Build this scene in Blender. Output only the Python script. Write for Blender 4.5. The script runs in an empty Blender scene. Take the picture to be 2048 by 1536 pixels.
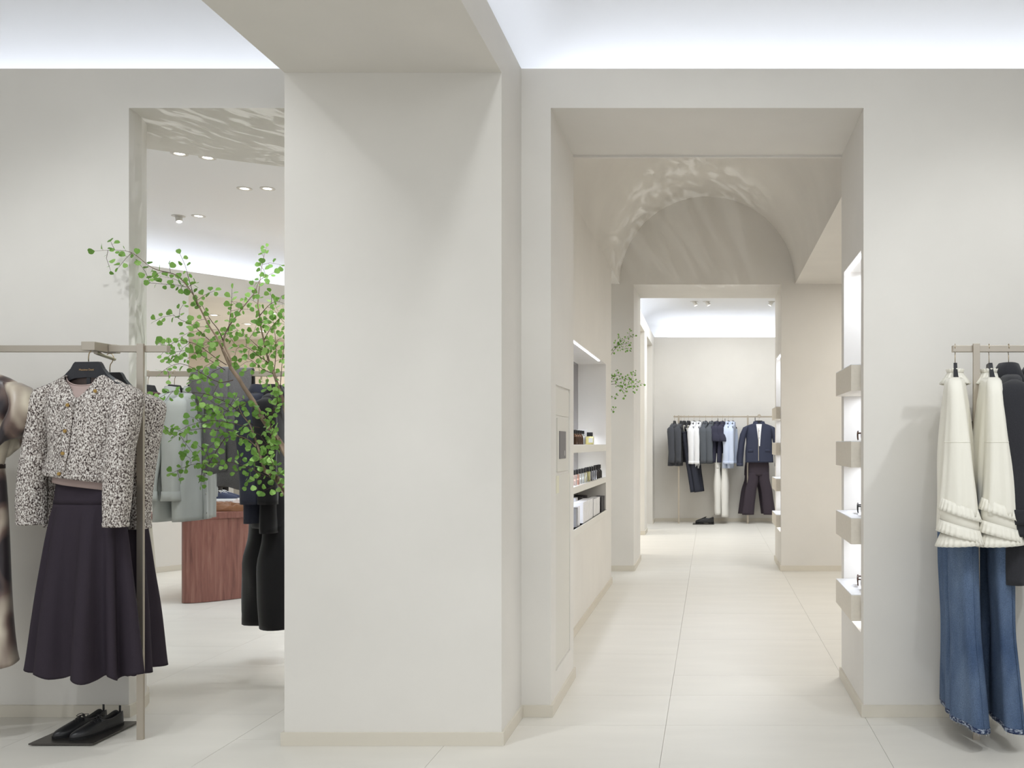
import bpy, bmesh, math, random
from mathutils import Vector, Matrix, Quaternion
PI = math.pi
R = random.Random(7)
scene = bpy.context.scene
COL = scene.collection

# ------------------------------------------------------------------ camera
F, CX, CY, EYE = 1850.0, 1420.0, 888.0, 1.35
cam_d = bpy.data.cameras.new('camera')
cam_d.sensor_fit = 'HORIZONTAL'; cam_d.sensor_width = 36.0
cam_d.lens = F / 2048 * 36.0
cam_d.shift_x = (1024 - CX) / 2048
cam_d.shift_y = (CY - 768) / 2048
cam_d.clip_start = 0.05; cam_d.clip_end = 100
cam = bpy.data.objects.new('camera', cam_d); COL.objects.link(cam)
cam.location = (0, 0, EYE); cam.rotation_euler = (PI / 2, 0, 0)
scene.camera = cam

def at(px, py, y):
    """world point at depth y that the photograph shows at (px, py)"""
    return Vector(((px - CX) / F * y, y, EYE + (CY - py) / F * y))

# ------------------------------------------------------------------ world, exposure
w = bpy.data.worlds.new('world'); scene.world = w; w.use_nodes = True
w.node_tree.nodes['Background'].inputs['Color'].default_value = (0.915, 0.96, 1.0, 1)
w.node_tree.nodes['Background'].inputs['Strength'].default_value = 1.0
scene.view_settings.view_transform = 'Standard'
scene.view_settings.look = 'None'
scene.view_settings.gamma = 1.0
scene.view_settings.use_curve_mapping = False
scene.view_settings.exposure = 0.01

COOL = (0.79, 0.86, 1.0)
NEUT = (0.925, 0.965, 1.0)
def area(name, loc, sx, sy, power, color=NEUT, direction=(0, 0, -1), spread=180):
    d = bpy.data.lights.new(name, 'AREA'); d.shape = 'RECTANGLE'; d.size = sx; d.size_y = sy
    d.energy = power; d.color = color; d.spread = math.radians(spread)
    o = bpy.data.objects.new(name, d); COL.objects.link(o); o.location = loc
    z = -Vector(direction).normalized(); y = Vector((0, 1, 0)); y = (y - z * y.dot(z)).normalized(); x = y.cross(z)
    o.rotation_euler = Matrix((x, y, z)).transposed().to_euler()      # size along world x, size_y along world y
    return o
def spot(name, loc, target, power, angle=70, blend=0.6, radius=0.06, color=NEUT):
    d = bpy.data.lights.new(name, 'SPOT'); d.energy = power; d.color = color
    d.spot_size = math.radians(angle); d.spot_blend = blend; d.shadow_soft_size = radius
    o = bpy.data.objects.new(name, d); COL.objects.link(o); o.location = loc
    o.rotation_euler = (Vector(target) - Vector(loc)).to_track_quat('-Z', 'Y').to_euler()
    return o

# cove strips (hidden behind the wall lips, pointing up)
WZ = 3.208          # top of the wall lips
area('cove_strip', (-4.5, 4.80, 3.145), 5.1, 0.05, 8, COOL, (0, 1, 0.45))
area('cove_strip', (1.85, 4.80, 3.145), 5.5, 0.05, 12.5, COOL, (0, 1, 0.45))
area('cove_strip', (-0.99, 2.6, 3.13), 0.05, 3.9, 8, COOL, (0.25, 0, 1))
area('cove_strip', (-1.85, 2.6, 3.13), 0.05, 3.9, 5, COOL, (-0.25, 0, 1))
area('cove_strip', (1.1, 16.24, 3.145), 4.0, 0.05, 11, COOL, (0, 1, 0.6))
area('cove_strip', (-1.10, 13.4, 3.13), 0.05, 5.0, 8, COOL, (-0.25, 0, 1))
# ceiling lamps of the front room (above and behind the frame)
spot('ceiling_spot', (-3.0, 2.2, 3.55), (-3.0, 4.4, 0.6), 55, 75)
spot('ceiling_spot', (-2.45, 2.6, 3.55), (-2.6, 4.5, 1.2), 45, 80, radius=.04)
spot('ceiling_spot', (-0.75, 1.5, 3.58), (-0.1, 7.5, 0.0), 45, 60)
spot('ceiling_spot', (0.9, 1.6, 3.55), (0.6, 4.6, 0.9), 45, 80)
spot('ceiling_spot', (2.1, 2.2, 3.55), (1.5, 4.4, 0.8), 80, 75)
area('ceiling_panel', (1.2, 1.2, 3.60), 2.5, 2.0, 42, NEUT)
area('ceiling_panel', (-3.4, 1.2, 3.60), 2.5, 2.0, 34, NEUT)
# far room, passage and side rooms
WARM = (1.0, 0.985, 0.95)
area('far_room_panel', (0.6, 13.6, 3.62), 2.2, 2.6, 100, NEUT)
area('side_room_panel', (2.3, 7.6, 3.03), 1.6, 3.0, 62, WARM)
spot('side_room_spot', (2.6, 7.9, 3.0), (0.2, 7.6, 0.0), 14, 100)
area('round_room_panel', (-4.0, 7.6, 3.62), 2.4, 2.4, 60, (0.80, 0.90, 1.0))
spot('doorway_fill_spot', (-2.05, 4.84, 2.99), (-3.2, 5.95, 1.2), 42, 62, radius=.05)  # added fill lamp, hidden behind the column, brightens the grey shirts
spot('doorway_fill_spot', (-1.75, 4.9, 2.99), (-2.5, 5.6, 0.5), 30, 100, radius=.03)  # second added fill lamp, lights the tree leaves and the floor below
area('rear_room_panel', (-4.6, 12.9, 2.96), 3.4, 2.2, 150, WARM)
area('left_hall_panel', (-1.9, 8.2, 3.62), 0.8, 2.4, 28, NEUT)
# added noise-patterned spots, imitating broken, rippled light thrown up from polished surfaces
def ripple_lamp(name, loc, target, power, angle, scale, stretch):
    o = spot(name, loc, target, power, angle, .5, .004, (0.95, 0.98, 1.0)); d = o.data; d.use_nodes = True; nt = d.node_tree
    e = nt.nodes['Emission']; tc = nt.nodes.new('ShaderNodeTexCoord'); mp = nt.nodes.new('ShaderNodeMapping'); mp.inputs['Scale'].default_value = stretch
    n = nt.nodes.new('ShaderNodeTexNoise'); n.inputs['Scale'].default_value = scale; n.inputs['Detail'].default_value = 3; n.inputs['Distortion'].default_value = .8
    r = nt.nodes.new('ShaderNodeMapRange'); r.inputs['From Min'].default_value = .50; r.inputs['From Max'].default_value = .60
    nt.links.new(tc.outputs['Normal'], mp.inputs['Vector']); nt.links.new(mp.outputs['Vector'], n.inputs['Vector']); nt.links.new(n.outputs['Fac'], r.inputs['Value']); nt.links.new(r.outputs['Result'], e.inputs['Strength'])
ripple_lamp('glint_fill_spot', (-2.05, 4.72, 0.42), (-2.65, 5.05, 3.0), 55, 55, 15, (1.0, 3.2, 1))
ripple_lamp('glint_fill_spot', (1.45, 8.9, 0.15), (-0.42, 9.35, 3.8), 85, 32, 15, (1, 3.0, 1))

# ------------------------------------------------------------------ materials
MATS = {}
def lin(c):
    return tuple(((v / 255) / 12.92 if v / 255 <= 0.04045 else ((v / 255 + 0.055) / 1.055) ** 2.4) for v in c) + (1,)
def mat(name, rgb, rough=0.6, metal=0.0, noise=0.0, nscale=3.0, stretch=(1, 1, 1), bump=0.0, bscale=80.0, spec=0.3, trans=0.0, sheen=0.0, rgb2=None):
    if name in MATS: return MATS[name]
    m = bpy.data.materials.new(name); m.use_nodes = True; MATS[name] = m
    nt = m.node_tree; b = nt.nodes['Principled BSDF']
    b.inputs['Roughness'].default_value = rough; b.inputs['Metallic'].default_value = metal
    b.inputs['Specular IOR Level'].default_value = spec
    b.inputs['Transmission Weight'].default_value = trans
    if sheen: b.inputs['Sheen Weight'].default_value = sheen
    c = lin(rgb); b.inputs['Base Color'].default_value = c
    m.diffuse_color = c
    if noise or bump:
        tc = nt.nodes.new('ShaderNodeTexCoord'); mp = nt.nodes.new('ShaderNodeMapping')
        mp.inputs['Scale'].default_value = stretch
        nt.links.new(tc.outputs['Object'], mp.inputs['Vector'])
    if noise:
        n = nt.nodes.new('ShaderNodeTexNoise'); n.inputs['Scale'].default_value = nscale; n.inputs['Detail'].default_value = 6
        nt.links.new(mp.outputs['Vector'], n.inputs['Vector'])
        r = nt.nodes.new('ShaderNodeValToRGB')
        lo, hi = [max(0, v * (1 - noise)) for v in c[:3]], [min(1, v * (1 + noise)) for v in c[:3]]
        if rgb2: lo, hi = c[:3], lin(rgb2)[:3]
        r.color_ramp.elements[0].position = 0.3; r.color_ramp.elements[1].position = 0.7
        r.color_ramp.elements[0].color = tuple(lo) + (1,); r.color_ramp.elements[1].color = tuple(hi) + (1,)
        nt.links.new(n.outputs['Fac'], r.inputs['Fac']); nt.links.new(r.outputs['Color'], b.inputs['Base Color'])
    if bump:
        n2 = nt.nodes.new('ShaderNodeTexNoise'); n2.inputs['Scale'].default_value = bscale; n2.inputs['Detail'].default_value = 4
        nt.links.new(mp.outputs['Vector'], n2.inputs['Vector'])
        bp = nt.nodes.new('ShaderNodeBump'); bp.inputs['Strength'].default_value = bump; bp.inputs['Distance'].default_value = 0.01
        nt.links.new(n2.outputs['Fac'], bp.inputs['Height']); nt.links.new(bp.outputs['Normal'], b.inputs['Normal'])
    return m
def emit(name, rgb, strength):
    if name in MATS: return MATS[name]
    m = bpy.data.materials.new(name); m.use_nodes = True; MATS[name] = m
    b = m.node_tree.nodes['Principled BSDF']
    b.inputs['Base Color'].default_value = (0.8, 0.8, 0.8, 1)
    b.inputs['Emission Color'].default_value = lin(rgb); b.inputs['Emission Strength'].default_value = strength
    return m

PLASTER = mat('plaster', (230, 226, 219), 0.75, noise=0.035, nscale=1.6, bump=0.06, bscale=14, spec=0.2)
CEILING = mat('ceiling_paint', (238, 238, 238), 0.85, spec=0.1)
BASE = mat('baseboard_paint', (220, 213, 199), 0.6, spec=0.2)
TILE = mat('limestone_tile', (228, 224, 215), 0.42, noise=0.035, nscale=2.2, stretch=(0.5, 2.2, 1), bump=0.03, bscale=30, spec=0.35)
GROUT = mat('tile_joint', (214, 209, 199), 0.8)
BOXP = mat('niche_paint', (230, 227, 219), 0.5, spec=0.25)
STEEL = mat('satin_nickel', (190, 181, 168), 0.42, metal=0.75)
DARKSTEEL = mat('gunmetal_plate', (96, 93, 90), 0.35, metal=0.85)
LED = emit('led_strip', (236, 240, 255), 4.0)
LENS = emit('lamp_lens', (255, 252, 245), 9.0)

# ------------------------------------------------------------------ mesh helpers
def tag(o, label=None, cat=None, group=None, kind=None):
    if label: o['label'] = label
    if cat: o['category'] = cat
    if group: o['group'] = group
    if kind: o['kind'] = kind
    return o
def link_bm(name, bm, m, parent=None, smooth=False, auto=None):
    me = bpy.data.meshes.new(name); bm.normal_update(); bm.to_mesh(me); bm.free()
    return link_mesh(name, me, m, parent, smooth, auto)
def link_mesh(name, me, m, parent=None, smooth=False, auto=None):
    for k in (m if isinstance(m, (list, tuple)) else [m]): me.materials.append(k)
    if smooth: me.polygons.foreach_set('use_smooth', [True] * len(me.polygons))
    o = bpy.data.objects.new(name, me); COL.objects.link(o)
    if auto: me.set_sharp_from_angle(angle=math.radians(auto))
    if parent: o.parent = parent
    return o
def empty(name, loc=(0, 0, 0), rz=0.0):
    o = bpy.data.objects.new(name, None); COL.objects.link(o); o.location = loc; o.rotation_euler = (0, 0, rz)
    o.empty_display_size = 0.05
    return o
def box(bm, x0, x1, y0, y1, z0, z1, bev=0.0, seg=2):
    vs = [bm.verts.new((x, y, z)) for x in (x0, x1) for y in (y0, y1) for z in (z0, z1)]
    fs = [(0, 1, 3, 2), (4, 6, 7, 5), (0, 4, 5, 1), (2, 3, 7, 6), (0, 2, 6, 4), (1, 5, 7, 3)]
    faces = [bm.faces.new([vs[i] for i in f]) for f in fs]
    if bev:
        es = list({e for f in faces for e in f.edges})
        bmesh.ops.bevel(bm, geom=es, offset=bev, segments=seg, profile=0.5, affect='EDGES')
    return bm
def boxobj(name, dims, m, parent=None, bev=0.0, seg=2):
    bm = bmesh.new(); box(bm, *dims, bev=bev, seg=seg)
    bmesh.ops.recalc_face_normals(bm, faces=bm.faces)
    return link_bm(name, bm, m, parent, smooth=bev > .004, auto=40 if bev > .004 else None)
def prism(bm, pts, z0, z1):
    lo = [bm.verts.new((x, y, z0)) for x, y in pts]; hi = [bm.verts.new((x, y, z1)) for x, y in pts]
    n = len(pts)
    bm.faces.new(lo[::-1]); bm.faces.new(hi)
    for i in range(n):
        bm.faces.new((lo[i], lo[(i + 1) % n], hi[(i + 1) % n], hi[i]))
    bmesh.ops.recalc_face_normals(bm, faces=bm.faces)
def strip_surface(bm, profile, tmin, tmax, axis='X', n=1):
    """extrude an open profile [(a, z)] along axis"""
    rows = []
    for k in range(n + 1):
        t = tmin + (tmax - tmin) * k / n
        rows.append([bm.verts.new((t, a, z) if axis == 'X' else (a, t, z)) for a, z in profile])
    for k in range(n):
        for i in range(len(profile) - 1):
            bm.faces.new((rows[k][i], rows[k + 1][i], rows[k + 1][i + 1], rows[k][i + 1]))
def struct(name, bm, m, label=None, smooth=False, auto=None):
    o = link_bm(name, bm, m, None, smooth, auto); o['kind'] = 'structure'
    if label: o['label'] = label
    return o
def tube(bm, pts, rad, n=8, cap=True):
    """tube along points, rad a number or a list"""
    pts = [Vector(p) for p in pts]; m = len(pts)
    rads = rad if isinstance(rad, (list, tuple)) else [rad] * m
    rows = []; up = None
    for i, p in enumerate(pts):
        d = (pts[min(i + 1, m - 1)] - pts[max(i - 1, 0)]).normalized()
        if up is None: up = d.orthogonal().normalized()
        up = (up - d * up.dot(d)); up = up.normalized() if up.length > 1e-6 else d.orthogonal().normalized()
        s = d.cross(up)
        rows.append([bm.verts.new(p + (up * math.cos(2 * PI * k / n) + s * math.sin(2 * PI * k / n)) * rads[i]) for k in range(n)])
    for i in range(m - 1):
        for k in range(n):
            bm.faces.new((rows[i][k], rows[i][(k + 1) % n], rows[i + 1][(k + 1) % n], rows[i + 1][k]))
    if cap:
        bm.faces.new(rows[0][::-1]); bm.faces.new(rows[-1])
    return rows
def lathe(bm, prof, n=16, center=(0, 0, 0), close=True):
    cx, cy, cz = center; rows = []
    for r, z in prof:
        rows.append([bm.verts.new((cx + r * math.cos(2 * PI * k / n), cy + r * math.sin(2 * PI * k / n), cz + z)) for k in range(n)])
    for i in range(len(prof) - 1):
        for k in range(n):
            bm.faces.new((rows[i][k], rows[i][(k + 1) % n], rows[i + 1][(k + 1) % n], rows[i + 1][k]))
    if close:
        bm.faces.new(rows[0][::-1]); bm.faces.new(rows[-1])
# ================================================================== ROOM
YW, YB = 4.578, 5.343           # front wall, its back face
Y2, Y2B = 9.83, 10.75           # second doorway wall
Y3 = 16.1                       # far wall
DX0, DX1, DZ = -0.788, 0.760, 3.013
LX = -2.876                     # left doorway, left edge
BX0, BX1 = -1.907, -0.934       # column and beam

# floor: slab below, tiles with open joints as parts
bm = bmesh.new(); box(bm, -9.5, 4.6, -4.0, 17.0, -0.12, -0.006)
floor = struct('floor', bm, GROUT, 'pale limestone tiled shop floor running through all rooms')
xj = [-9.5] + [-0.212 - 0.978 * k for k in range(9, 0, -1)] + [-0.212] + [0.766 + 0.978 * k for k in range(0, 4)] + [4.6]
tile_cache = {}
def tile_piece(x0, x1, y0, y1):
    key = (round(x1 - x0, 3), round(y1 - y0, 3))
    if key not in tile_cache:
        b = bmesh.new(); g = 0.0008
        box(b, g, key[0] - g, g, key[1] - g, -0.006, 0.0)
        bmesh.ops.recalc_face_normals(b, faces=b.faces)
        me = bpy.data.meshes.new('tile'); b.to_mesh(me); b.free(); me.materials.append(TILE); tile_cache[key] = me
    o = bpy.data.objects.new('tile', tile_cache[key]); COL.objects.link(o); o.location = (x0, y0, 0); o.parent = floor
for i in range(len(xj) - 1):
    x0, x1 = xj[i], xj[i + 1]
    if x1 - x0 < 0.02: continue
    if x0 > -0.3:
        yj = [4.44 - 0.978 * k for k in range(8, -1, -1)] + [4.97, 5.40] + [5.40 + 0.978 * k for k in range(1, 12)] + [17.0]
    elif x0 > -1.3:
        yj = [4.44 - 0.978 * k for k in range(8, -1, -1)] + [4.97] + [4.97 + 0.978 * k for k in range(1, 12)] + [17.0]
    else:
        yj = [-4.0] + [-3.6 + 0.978 * k + (0.4 if i % 2 else 0) for k in range(0, 20)] + [17.0]
    yj = [y for y in yj if -4.0 <= y <= 17.0]
    for a, b_ in zip(yj, yj[1:]):
        if b_ - a > 0.05: tile_piece(x0, x1, a, b_)

def niche_wall(bm, x0, x1, x2, ya, y0, y1, yb, z0, z1, top):
    # a wall end whose jamb (x = x0, facing -x) has a recess of depth x1 - x0; outer faces only
    def q(*vs): bm.faces.new([bm.verts.new(v) for v in vs])
    q((x0, ya, 0), (x2, ya, 0), (x2, ya, top), (x0, ya, top)); q((x0, yb, 0), (x0, yb, top), (x2, yb, top), (x2, yb, 0))
    q((x0, ya, 0), (x0, ya, z0), (x0, yb, z0), (x0, yb, 0)); q((x0, ya, z1), (x0, ya, top), (x0, yb, top), (x0, yb, z1))
    q((x0, ya, z0), (x0, ya, z1), (x0, y0, z1), (x0, y0, z0)); q((x0, y1, z0), (x0, y1, z1), (x0, yb, z1), (x0, yb, z0))
    q((x0, y0, z0), (x0, y0, z1), (x1, y0, z1), (x1, y0, z0)); q((x0, y1, z0), (x1, y1, z0), (x1, y1, z1), (x0, y1, z1))
    q((x0, y0, z0), (x1, y0, z0), (x1, y1, z0), (x0, y1, z0)); q((x0, y0, z1), (x0, y1, z1), (x1, y1, z1), (x1, y0, z1))
    q((x1, y0, z0), (x1, y0, z1), (x1, y1, z1), (x1, y1, z0)); q((x2, ya, 0), (x2, yb, 0), (x2, yb, top), (x2, ya, top))
    bmesh.ops.remove_doubles(bm, verts=bm.verts, dist=1e-5)
def lip(bm, x0, x1, y0, y1): box(bm, x0, x1, y0, y1, 3.0, WZ)

# left wall with the curved jamb, soffit and header of the left doorway
bm = bmesh.new()
jamb = [(LX, YW), (-2.879, 4.63), (-2.894, 4.711), (-2.915, 4.77), (-2.938, 4.825), (-2.985, 4.90), (-3.05, 4.97), (-3.15, 5.05), (-3.30, 5.13)]
prism(bm, [(-9.0, YW)] + jamb + [(-4.2, 5.2), (-9.0, 5.2)], 0, DZ)
o = struct('wall_left', bm, PLASTER, 'pale plaster wall behind the left clothes rail with curved doorway jamb')
bm = bmesh.new()
prism(bm, [(-9.0, YW), (-1.2, YW), (-1.2, 5.95), (-1.7, 5.85), (-2.15, 5.71), (-2.56, 5.55), (-2.85, 5.40), (-3.17, 5.21), (-3.6, 4.99), (-4.4, 4.85), (-9.0, 4.85)], DZ, 3.12)
struct('ceiling_doorway', bm, PLASTER, 'plaster soffit over the left doorway')
bm = bmesh.new(); box(bm, -9.0, BX0 + 0.3, YW, YW + 0.04, 3.12, WZ)
struct('wall_header_left', bm, PLASTER, 'plaster band above the left doorway below the lit cove')
bm = bmesh.new(); niche_wall(bm, DX0, DX0 - .010, -1.33, YW, 4.728, 5.212, YB, .188, 1.655, DZ); bmesh.ops.recalc_face_normals(bm, faces=bm.faces)
wall_mid = struct('wall_center', bm, PLASTER, 'plaster pier beside the passage with recessed service panel')
# right wall: pieces around the eyewear niche (cut into the jamb)
NY0, NY1, NZ0, NZ1, NX = 4.655, 5.25, 0.40, 2.325, 0.98
bm = bmesh.new()
niche_wall(bm, DX1, NX, 4.6, YW, NY0, NY1, YB, NZ0, NZ1, DZ)
box(bm, BX1, 4.6, YW, YW + 0.04, DZ + 0.1, WZ)
box(bm, -1.33, 4.6, YW, YB, DZ, DZ + 0.1)
bmesh.ops.recalc_face_normals(bm, faces=bm.faces)
struct('wall_right', bm, PLASTER, 'plaster wall right of the passage with lit eyewear niche in its jamb')
# column and the beam that runs from it towards the viewer
bm = bmesh.new(); box(bm, BX0, BX1, 4.145, YW + 0.02, 0, 3.014)
struct('wall_column', bm, PLASTER, 'wide plaster column standing between the two doorways', smooth=True, auto=40)
bm = bmesh.new(); box(bm, BX0, BX1, -4.0, YW, 3.014, 3.10)
box(bm, BX0, BX0 + 0.03, -4.0, YW, 3.10, WZ); box(bm, BX1 - 0.03, BX1, -4.0, YW, 3.10, WZ)
struct('ceiling_beam', bm, PLASTER, 'plaster beam running from the column overhead')
# front room ceiling: flat, coved behind the wall lip
def cove_profile(y_in, r, z0, ztop, y_end):
    p = [(y_in - 0.30, z0), (y_in, z0), (y_in, z0 + 0.08)]
    for k in range(1, 13):
        a = PI / 2 * k / 12
        p.append((y_in - r + r * math.cos(a), z0 + 0.08 + (ztop - z0 - 0.08) * math.sin(a)))
    p.append((y_end, ztop))
    return p
bm = bmesh.new(); strip_surface(bm, cove_profile(4.94, 0.5, 3.101, 3.65, -4.0), -9.0, 4.6)
struct('ceiling', bm, CEILING, 'white coved ceiling lit from hidden strips above the wall', smooth=True, auto=50)
bm = bmesh.new(); box(bm, -9.1, -9.0, -4.0, 17.0, 0, 3.8); struct('wall_outer_left', bm, PLASTER)
bm = bmesh.new(); box(bm, 4.6, 4.7, -4.0, 17.0, 0, 3.8); struct('wall_outer_right', bm, PLASTER)

# ------------------------------------------------ passage: perfume wall, vault, side room
PX, PXB, PY1 = -0.957, -1.36, 8.96
PNZ0, PNZ1, PNY0, PNY1 = 0.747, 2.083, 5.75, 8.50
NB = -1.218
VC, VR, SZ = -0.0265, 0.9305, 3.05
bm = bmesh.new()
niche_wall(bm, PX, NB, PXB, YB, PNY0, PNY1, PY1, PNZ0, PNZ1, SZ)
bmesh.ops.recalc_face_normals(bm, faces=bm.faces)
perfume_wall = struct('wall_passage_left', bm, PLASTER, 'passage wall with the deep lit perfume niche')
boxobj('niche_back', (NB, NB + 0.006, PNY0, PNY1, PNZ0, PNZ1), mat('dark_mirror', (112, 108, 112), 0.2, metal=0.3), perfume_wall)
prof = []
for k in range(0, 33):
    a = PI * k / 32
    prof.append((VC + VR * math.cos(a), SZ + VR * math.sin(a)))
bm = bmesh.new(); strip_surface(bm, [(VC + VR, SZ)] + prof[1:], YB, Y2 + 0.02, axis='Y', n=8)
struct('ceiling_vault', bm, PLASTER, 'plaster barrel vault over the passage', smooth=True, auto=60)
bm = bmesh.new(); box(bm, VC + VR, 4.6, YB, Y2, SZ, SZ + 0.08); box(bm, -2.4, VC - VR, PY1, Y2, SZ, SZ + 0.08)
struct('ceiling_side', bm, PLASTER, 'low flat ceiling of the side room right of the vault')
bm = bmesh.new(); box(bm, -1.0, 1.0, YB - 0.02, YB, 3.0, 4.2); struct('wall_vault_front', bm, PLASTER)
# second doorway wall with its own eyewear niche
E0, E1, EZ = -0.81, 0.757, 3.045
bm = bmesh.new()
box(bm, -2.4, E0, Y2, Y2B, 0, EZ)
niche_wall(bm, E1, 0.97, 4.6, Y2, 9.93, 10.62, Y2B, NZ0, NZ1, EZ)
box(bm, -2.4, 4.6, Y2, Y2B, EZ, 4.2)
bmesh.ops.recalc_face_normals(bm, faces=bm.faces)
struct('wall_middle', bm, PLASTER, 'plaster wall with the second doorway at the end of the vault')
# far room
FX = -0.971
bm = bmesh.new()
for a, b_ in ((Y2B, 11.4), (13.72, 14.22), (15.62, Y3 + 0.3)): box(bm, FX - 0.42, FX, a, b_, 0, 3.02)
box(bm, FX - 0.42, FX, Y2B, Y3 + 0.3, 3.02, 3.10); box(bm, FX - 0.03, FX, Y2B, Y3, 3.10, 3.21)
struct('wall_far_left', bm, PLASTER, 'left wall of the far room with two openings')
bm = bmesh.new(); box(bm, FX, 4.6, Y3, Y3 + 0.5, 0, 3.10); box(bm, FX - 0.03, 4.6, Y3, Y3 + 0.04, 3.10, 3.21)
struct('wall_far', bm, PLASTER, 'back wall of the far room behind the menswear rail')
bm = bmesh.new()
def ring_profile(d, r, z0, zt, n=8):
    out = [(d, z0), (d, z0 + 0.08)]
    for k in range(1, n + 1):
        a = PI / 2 * k / n
        out.append((d - r + r * math.cos(a), z0 + 0.08 + (zt - z0 - 0.08) * math.sin(a)))
    return out
pr = ring_profile(0.36, 0.55, 3.101, 3.66)
rows = []
for d, z in pr:   # offset d outward from the far wall line and the left wall line, mitred
    rows.append([bm.verts.new((4.6, Y3 + d, z)), bm.verts.new((FX - d, Y3 + d, z)), bm.verts.new((FX - d, Y2B - 0.4, z))])
for i in range(len(rows) - 1):
    for k in range(2): bm.faces.new((rows[i][k], rows[i][k + 1], rows[i + 1][k + 1], rows[i + 1][k]))
bm.faces.new((rows[-1][0], rows[-1][1], rows[-1][2], bm.verts.new((4.6, Y2B - 0.4, 3.66))))
struct('ceiling_far', bm, CEILING, 'white coved ceiling of the far room', smooth=True, auto=50)

# ------------------------------------------------ round room on the left
crv = [(-8.6, 6.4), (-7.75, 7.1), (-7.05, 7.85), (-6.45, 8.7), (-5.92, 9.52), (-5.62, 9.97), (-5.3, 10.42), (-4.9, 11.0), (-4.4, 11.5), (-3.7, 12.0), (-2.8, 12.4), (-2.0, 12.6)]
def offs(pts, d):
    out = []
    for i, p in enumerate(pts):
        a = Vector(pts[max(i - 1, 0)]); b = Vector(pts[min(i + 1, len(pts) - 1)])
        t = (b - a).normalized(); out.append((p[0] - t.y * d, p[1] + t.x * d))
    return out
bm = bmesh.new(); cw = crv[:6]
prism(bm, cw + offs(crv, 0.30)[:6][::-1], 0, 2.98)
struct('wall_round', bm, PLASTER, 'curved plaster wall of the round room', smooth=True, auto=40)
bm = bmesh.new(); prism(bm, crv + offs(crv, 0.03)[::-1], 3.10, 3.21)
prism(bm, crv + offs(crv, 0.5)[::-1], 2.98, 3.10)
struct('wall_round_header', bm, PLASTER, 'curved plaster band below the lit cove of the round room', smooth=True, auto=40)
bm = bmesh.new(); rows = []
for d, z in ring_profile(0.34, 0.75, 3.101, 3.66):
    rows.append([bm.verts.new((x, y, z)) for x, y in offs(crv, d)])
for i in range(len(rows) - 1):
    for k in range(len(crv) - 1): bm.faces.new((rows[i][k], rows[i][k + 1], rows[i + 1][k + 1], rows[i + 1][k]))
last = rows[-1]
bm.faces.new(last + [bm.verts.new((-1.3, 12.6, 3.66)), bm.verts.new((-1.3, 4.7, 3.66)), bm.verts.new((-9.0, 4.7, 3.66))])
struct('ceiling_round', bm, CEILING, 'white coved ceiling of the round room', smooth=True, auto=50)
for (x0, y0), (x1, y1) in zip(offs(crv, 0.14)[2:9], offs(crv, 0.14)[3:10]):
    L = math.hypot(x1 - x0, y1 - y0)
    l = area('cove_strip', ((x0 + x1) / 2, (y0 + y1) / 2, 3.14), L, 0.05, 1.7 * L, COOL, (0, 0, 1))
    tx = Vector((x1 - x0, y1 - y0, 0)).normalized(); zz = -Vector((-tx.y, tx.x, .55)).normalized()      # aimed up at the back of the cove
    l.rotation_euler = Matrix((tx, zz.cross(tx), zz)).transposed().to_euler()
bm = bmesh.new(); box(bm, -9.0, -1.0, 14.6, 14.7, 0, 3.1); struct('wall_rear', bm, mat('warm_plaster', (228, 218, 204), 0.8), 'warm plaster wall of the rear room')
bm = bmesh.new(); prism(bm, offs(crv, 0.03)[3:] + [(-1.39, 12.6), (-1.39, 14.7), (-9.0, 14.7), (-9.0, 9.0)], 3.0, 3.06); struct('ceiling_rear', bm, PLASTER)
bm = bmesh.new(); box(bm, -2.4, -1.391, 10.75, 12.6, 3.02, 3.1); struct('ceiling_link', bm, PLASTER)

# baseboards
def baseboard(name, pts, h=0.059, t=0.012):
    """pts: polyline along the wall face, the room on its right-hand side"""
    bm = bmesh.new()
    outer = []
    n = len(pts)
    for i, p in enumerate(pts):
        ns = []
        if i > 0:
            d = (Vector(pts[i]) - Vector(pts[i - 1])).normalized(); ns.append(Vector((d.y, -d.x)))
        if i < n - 1:
            d = (Vector(pts[i + 1]) - Vector(pts[i])).normalized(); ns.append(Vector((d.y, -d.x)))
        m = sum(ns, Vector((0, 0))).normalized(); k = t / max(0.3, m.dot(ns[0]))
        outer.append((p[0] + m.x * k, p[1] + m.y * k))
    prism(bm, list(pts) + outer[::-1], 0.0005, h)
    struct(name, bm, BASE)
baseboard('baseboard_left', [(-9.0, YW)] + jamb)
baseboard('baseboard_column', [(-1.33, YW), (BX0, YW), (BX0, 4.145), (BX1, 4.145), (BX1, YW), (DX0, YW), (DX0, YB), (PX, YB), (PX, PY1), (PXB, PY1)][1:])
baseboard('baseboard_right', [(NX + 0.3, YB), (DX1, YB), (DX1, YW), (4.6, YW)])
baseboard('baseboard_middle_left', [(-2.4, Y2), (E0, Y2), (E0, Y2B), (FX, Y2B), (FX, 11.4)])
baseboard('baseboard_middle_right', [(0.97, Y2B), (E1, Y2B), (E1, Y2), (4.6, Y2)])
baseboard('baseboard_far', [(FX, 15.62), (FX, Y3), (4.6, Y3)])
baseboard('baseboard_far_left', [(FX - 0.42, 13.72), (FX, 13.72), (FX, 14.22), (FX - 0.42, 14.22)])
baseboard('baseboard_round', crv[:6])
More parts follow.
